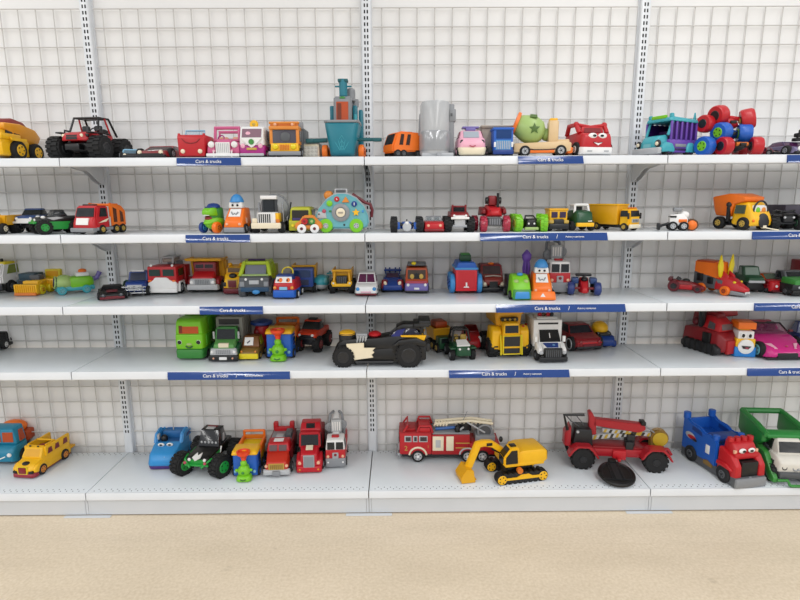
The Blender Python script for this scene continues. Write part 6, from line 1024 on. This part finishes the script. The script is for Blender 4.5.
t.tx('number','gold','2',7,(13.2,-43.5,14.6),(90,0,90),.3); t.tx('number_mark','gold','1',4,(13.2,-21.4,16.5),(90,0,90),.2)
t.r('deck_rail','gray',-12,12,-17,20,29,31,.4); t.tu('hose','2f62a8',[(6,-14,32.4),(6,4,34),(4,10,33)],1.6); t.cy('turntable','dark',(0,16,33),7,8,'z'); t.ba('pump','black',(9,8,33),(3,3,5)); t.tu('support','silver',[(10,6,30),(10,14,36)],1)
for s in (-1,1): t.tu('ladder','cream',[(s*3.6,-14,37),(s*3.6,22,40),(s*3.6,44,37)],1.5); 
for k in range(15): t.tu('ladder','cream',[(-3.6,-13+4*k,37.2),(3.6,-13+4*k,37.2)],.8)
for k in range(5): t.tu('ladder','cream',[(4.4,-13+3*k,40),(4.4,-15+3*k,35)],1)
t.tu('ladder_strut','lgray',[(5,18,39),(5,36,28)],.9); t.la('reel','dgray',(0,36,29),[(7.6,-5),(7.6,5)],'x',20); t.ring('reel','gray',(5,36,29),7,1,'x'); t.ring('reel','gray',(-5,36,29),7,1,'x'); t.r('reel_base','gray',-8,8,26,46,20,26,.8); t.tu('antenna','gray',[(3,14,40),(3,18,50)],.3)
chassis(t,11,-48,48,5,9)
for y in (-31.6,18,33):
    for s in (-1,1): t.wh(s*11.6,y,6.4,6.4,4.6,'tire',CH() if 0 else 'lgray',.66,cap='white')
t.done()
t=T('toy_excavator','yellow toy excavator with black tracks, arm reaching left in front of fire engine','toy excavator',4,517,40,46,-78,v=486.5,k=1.03)
for s in (-1,1):
    t.lo('track#%d'%(1.5+s/2),'black',[(-26,4,4,3,8),(-21,4.4,4.4,.3,11),(21,4.4,4.4,.3,11),(26,4,4,3,8)],1.6,xo=s*14); 
    for y in (-21.5,21.5): t.wh(s*14,y,5.6,5.6,9.6,'black','yellow',.86,name='track_wheel')
    t.pr('track_frame#%d'%(1.5+s/2),'yellow',[(-22,4.6),(22,4.6),(22,7),(10,7.4),(6,9.6),(-2,9.4),(-6,7),(-22,7)],s*18.6-.6,s*18.6+.6,.2)
    for k in range(8): t.r('track_pad#%d'%(k+1+4*(s+1)),'tire',s*14-4.6,s*14+4.6,-20+5.4*k,-17+5.4*k,.05,11.8,.2)
t.r('undercarriage','black',-10,10,-14,14,4,13,1); t.cy('swing_ring','black',(0,0,14),9,5,'z'); t.cy('hub_cap','amber',(17,-3,13),3,4,'x'); t.r('platform','yellow',-15,15,-17,24,16,20,1)
t.lo('engine_housing','yellow',[(-4,14,13,19,30),(4,15,13.6,18,31.5),(24,15,13.6,18,31),(28,14,13,20,29)],1.4); t.r('rear_vent','dgray',-11,11,27.6,29.2,21,28,.4)
t.pr('cab','yellow',[(-19,18),(-3,18),(-3,36),(-12,36),(-19,27)],3,15.5,1); t.pa('side_window',GL('141414'),[(15.7,-17,20),(15.7,-4.6,20),(15.7,-5.6,33.6),(15.7,-11.4,33.6),(15.7,-17,26.6)],.4); t.pa('windshield',GL('141414'),[(4.4,-19.3,20),(14.2,-19.3,20),(14.2,-19.3,26.8),(4.4,-19.3,26.8)],.4); t.pa('windshield',GL('141414'),[(4.4,-19,27.6),(14.2,-19,27.6),(14.2,-12.6,35),(4.4,-12.6,35)],.4); t.r('roof_hatch','black',6,12,-11,-5,35.6,37.2,.4)
t.pr('boom','yellow',[(-12,22),(-12,29),(-26,39),(-37,40),(-42,37),(-40,33),(-34,34),(-26,32)],-4,1.5,.8); t.r('boom_plate','black',1.4,2.1,-32,-26,34.4,37.4,.2); t.tu('piston','black',[(-1,-14,24),(-1,-25,30)],1.6); t.ba('boom_knuckle','black',(-1,-16,39),(2,2,3))
t.pr('arm','yellow',[(-35,40),(-43,39),(-54,12),(-51,9),(-46,12)],-3.4,1,.8); t.pr('bucket','dyel',[(-47,13),(-54,15),(-60,6),(-59,.6),(-47,.4),(-43,3),(-49,4),(-53,8)],-10,7,.6)
for s in (-10.2,7.2): t.pr('bucket','dyel',[(-47,13),(-54,15),(-60,6),(-59,.6),(-45,.4)],s-.5,s+.5,.2)
t.done()
t=T('toy_crane','red toy crane truck with yellow striped boom and four big black wheels','toy crane',4,617,34,104,-97,v=474)
Z_='ae1c28'
t.lo('chassis',Z_,[(-46,8,8,14,19),(-30,11,11,12,20),(30,11,11,12,20),(48,8,8,15,22)],1); t.r('deck','8c1a20',-9,9,-24,26,19.4,22,.6)
for s in (-1,1):
    for y in (-35,36): t.wh(s*14,y,11.4,11.4,9,'tire','dark',.34,14); t.pr('fender#%d'%(int(s+2+ (y>0)*1)),Z_,[(y-15,14),(y-12,20),(y-7,25.5),(y+7,25.5),(y+12,20),(y+16,13),(y+14,13),(y+9,20),(y+5,23.6),(y-5,23.6),(y-9,20),(y-13,14)],s*14-6,s*14+6,.5)
t.r('outrigger','c01824',9,14,-5,8,10,20,1); t.r('outrigger_leg','c01824',12,20,-1.5,1.5,11,14,.5)
t.r('cab','dark',-10,10,-44,-24,22,40,1.4,ty=.8); t.lo('cab_back',Z_,[(-52,7,6,20,34),(-46,9,8,20,42)],1); t.ba('cab_bolt','lgray',(10,-40,37),1.6); t.tu('hook_frame','black',[(8,-50,38),(8,-54,54),(8,-34,55)],1.6); t.tu('cable#1','dgray',[(4,-52,53),(4,-46,46),(4,-38,41)],.6); t.tu('cable#2','dgray',[(8,-42,54),(8,-34,44)],.5)
t.pr('boom',Z_,[(-27,32),(-20,32),(-21,48),(-26,57),(-29,56),(-28,48)],-4,4,.6); t.pr('boom',Z_,[(-24,42),(22,36),(28,39),(28,45),(-22,49)],-4,4,.6)
t.r('boom_tip','black',-5,5,23,28,44,48,1); t.tu('cable#3','gray',[(4,27,44),(4,38,36)],.8)
def hazard(p,y0,y1,z0,z1,x,h):
    t.pr(p,'lgray',[(y0,z0),(y1,z1),(y1,z1+h),(y0,z0+h)],-3,3,.4)
    n=9
    for k in range(n):
        a,b=(k+.15)/n,(k+.6)/n; f=lambda q,dz:(3.15,y0+(y1-y0)*q,z0+(z1-z0)*q+dz)
        t.pa(p,M('b8982a' if k%2==0 else '2c2a20'),[f(a,.4),f(b,.4),f(min(1,b+.3/n),h-.4),f(a+.3/n,h-.4)],.2)
hazard('lower_boom',-24,26,26,33,1,5); hazard('upper_boom',-14,34,34.5,32,1,4.4)
t.r('mast','dark',-6,6,10,18,20,34,1); t.r('mast','dark',4,10,8,16,12,28,1); t.la('winch_drum','bronze',(0,42,31),[(8.4,-4),(9,-3),(7,-2),(7,3),(9,4),(8.4,5)],'x',20) ; t.la('winch_drum',M('b89a20'),(5.6,42,31),[(6.8,-1),(7.4,1),(3,1.6),(0,1.8)],'x',20); t.r('drum_bracket','bronze',-5,5,34,46,20,27,1); t.tu('tow_hook',Z_,[(0,46,18),(0,52,18),(0,56,12)],1.8)
t.done()
t=T('toy_disc','flat black ribbed toy disc lying in front of the red crane truck','toy disc',4,619,38,38,-4,v=490,k=.98)
t.la('disc','black',(0,0,0),[(18,1.6),(19,2.6),(18.6,4),(16.6,4.6),(16,4),(0,4)],'z',36); t.la('disc','dark',(0,0,3),[(15,.9),(15,1.3),(14.2,1.3),(14.2,.9)],'z',36)
t.pr('raised_plate','dark',[(-10,3.6),(17,3.6),(17,5.4),(-10,5)],-6.5,6.5,.5); t.r('ridge','dark',-16,16,-9.6,-8.6,3.8,4.8,.2)
for x in (-4,4): t.r('ridge_bar#%d'%(1.5+x/8),'black',x-.6,x+.6,-9,16,4.8,6,.2)
t.r('hinge','black',-4,4,15,21,3,7,1); t.turn(14,0,4.2); t.done()
t=T('car_transporter','blue toy car transporter with red cab, cartoon eyes and open grey mouth ramp','toy truck',4,729.5,42,88,10,v=490,k=.94)
t.r('base','dgray',-19,19,-43,42,1,12,1.4); t.r('ramp','gray',-18.6,18.6,-45,-34,.6,11,1.4)
for s in (-1,1):
    t.lo('cab_side#%d'%(1.5+s/2),'red',[(-42,4.4,3.6,10,24),(-34,5,4.4,10,33),(-16,5,4.4,10,38)],2,xo=s*14.4); t.lo('fender#%d'%(1.5+s/2),'red',[(-38,3,2.6,17,19),(-30,4,3.4,18,23),(-17,4,3.4,18,22)],1.2,xo=s*18)
    t.ey(s*5.6,-34.6,38.4,4.4,2.8,-s*.8,-.1,.5); t.pr('carrier_side#%d'%(1.5+s/2),'blue',[(-14,10),(42,10),(42,48),(36,50),(28,46),(14,46),(6,42),(-2,44),(-14,40)],s*17.4-2,s*17.4+2,1.4)
    t.pr('side_slot#%d'%(1.5+s/2),'dblue',[(8,36),(26,38),(26,44),(10,42)],s*17.4-2.1,s*17.4+2.1,.4); t.cy('post#%d'%(1.5+s/2),'blue',(s*16.6,39,51),4,8,'z'); t.cy('post#%d'%(3.5+s/2),'blue',(s*15.6,-8,42),3.6,7,'z')
    t.ba('side_decal#%d'%(1.5+s/2),'lgray',(s*19.4,28,30),(.5,8,4)); t.ba('side_decal#%d'%(1.5+s/2),'red',(s*19.7,25,29),(.5,7,2.6)); t.ba('side_decal#%d'%(1.5+s/2),'dark',(s*19.9,20,27.5),(.5,4,1.8)); t.r('side_sticker#%d'%(1.5+s/2),'white',s*19.5-.3,s*19.5+.3,-4,2,21,31,.1); t.r('headlight#%d'%(1.5+s/2),'peach',s*13-1.6,s*13+1.6,-34,-31.4,35,39,.5)
    t.pr('side_cars#%d'%(1.5+s/2),'bronze',[(-10,7),(4,7),(4,12),(-2,14),(-10,12)],s*18.6-1.4,s*18.6+1.4,.6); 
t.r('hood','red',-15,15,-36,-20,29,36,2); t.lo('brow','red',[(-34,13,12,35,39),(-29,15,13,34,45),(-18,15,13.4,34,47)],1.6)
for x in (-12,-4,4,12): t.cy('roof_stud#%d'%((x+12)/8+1),'red',(x,-24,47.6),3.4,4.6,'z')
t.r('mouth_hole','black',-10,10,-41,-18,11,28,.8); t.r('tongue_ramp','dgray',-9,9,-43,-22,9,11.4,.4); t.r('tongue_stripe','gray',-1.4,1.4,-43,-24,11.2,12,.2)
t.r('deck','blue',-16,16,-14,40,30,33,.6); t.r('upper_deck','dblue',-15,15,-12,6,40,43,1); t.r('tail_wall','blue',-16,16,39,42,12,46,.8)
for y in (-27,24): 
    for s in (-1,1): t.wh(s*18.6,y,9.4,9.4,6,'dark','dgray',.5,cap='dark')
t.done()
t=T('toy_dump_truck','large green and white toy dump truck with green bumper loop, bottom right corner','toy truck',4,787,50,84,-5,v=490,k=.9)
t.lo('cab','d8d4ca',[(-33,18,16,14,25),(-26,20,18,12,31),(-10,21,19,12,32)],2.4); t.lo('cab','d8d4ca',[(-22,16,12.6,30,33),(-14,16,12,30,47),(6,16.6,12.6,30,49),(10,16,13,30,46)],2)
t.pa('windshield',GL('26282a'),[(-13,-21.4,33),(13,-21.4,33),(11.4,-15.6,43.6),(-11.4,-15.6,43.6)],.8); t.r('bumper_block','dgray',-18,18,-36,-26,8,15,1.2); t.ring('front_badge','gray',(0,-32.4,20),3.2,.7,(0,-1,.3)); t.ring('front_badge','gray',(4,-32.2,20.4),3,.6,(0,-1,.3))  # dark grey solid block below the cab nose, behind the bumper loop
for s in (-1,1):
    t.pa('side_window#%d'%(1.5+s/2),GL('26282a'),[(s*16.4,-12,33),(s*16.4,0,33),(s*13.4,-2,44),(s*13.4,-10,44)][::s],.5)
    for k in range(4): t.r('side_vent#%d'%(k+1+2*(s+1)),'dark',s*19.6-.8,s*19.6+.8,-24+3*k,-22.6+3*k,18,25,.3)
    t.ring('headlight#%d'%(1.5+s/2),'dark',(s*12,-32.6,20),2.4,.6,(0,-1,.2)); t.lo('fender#%d'%(1.5+s/2),'pgreen',[(-36,3,2.6,3,9),(-28,4,3.4,3,16),(-14,4,3.4,14,30),(8,4,3.4,14,34)],1.6,xo=s*22); t.tu('bumper_loop','pgreen',[(s*20,-36,6),(s*11,-39,8),(s*9,-41,2.6)],1.7)
t.tu('bumper_loop','pgreen',[(-9,-41,2.6),(9,-41,2.6)],1.7); t.r('engine','dgray',-17,17,-8,8,30,35,1.4)
G_='2a8a3c'
for s in (-1,1): t.lo('bed_side#%d'%(1.5+s/2),G_,[(-8,3,3,40,50),(8,3.4,3,28,54),(24,3.4,3,24,56),(44,3,3,36,57)],1.4,xo=s*23); t.tu('bed_rim#%d'%(1.5+s/2),G_,[(s*23,-12,50),(s*23.4,8,55),(s*23,44,58)],3.4)
t.lo('bed_canopy',G_,[(-13,22,22,46,50),(-8,24,24,46,52),(-1,24,24,36,53)],1.4); t.tu('bed_rim#3',G_,[(-23,44,58),(23,44,58)],3.6); t.lo('bed_floor','pgreen',[(0,20,22,24,28),(20,20,22,22,26)],.8); t.r('rear_frame','dgray',-14,14,12,36,14,24,1); chassis(t,16,-30,38,6,16)
t.w4(20,-22,22,10,8,'tire','dgray',.5,14); t.done()
# ------------------------------------------------------------------ light
w=bpy.data.worlds.new('store'); SC.world=w; w.use_nodes=True; w.node_tree.nodes['Background'].inputs[0].default_value=(.95,.97,1,1); w.node_tree.nodes['Background'].inputs[1].default_value=.5
def area(name,loc,sx,sy,pw,rot=(0,0,0),col=(1,.985,.965)):
    l=bpy.data.lights.new(name,'AREA'); l.shape='RECTANGLE'; l.size=sx; l.size_y=sy; l.energy=pw; l.color=col
    o=bpy.data.objects.new(name,l); COL.objects.link(o); o.location=loc; o.rotation_euler=rot
for y,pw in ((-1.6,20),(-4.4,40),(-7.4,60)):
    for x in (-6.6,-2.6,1.4,5.4): area('ceiling_tube',(x,y,3.5),.3,2.2,pw)
SC.view_settings.view_transform='Standard'; SC.view_settings.look='None'; SC.view_settings.gamma=1; SC.view_settings.use_curve_mapping=False
SC.view_settings.exposure=.46
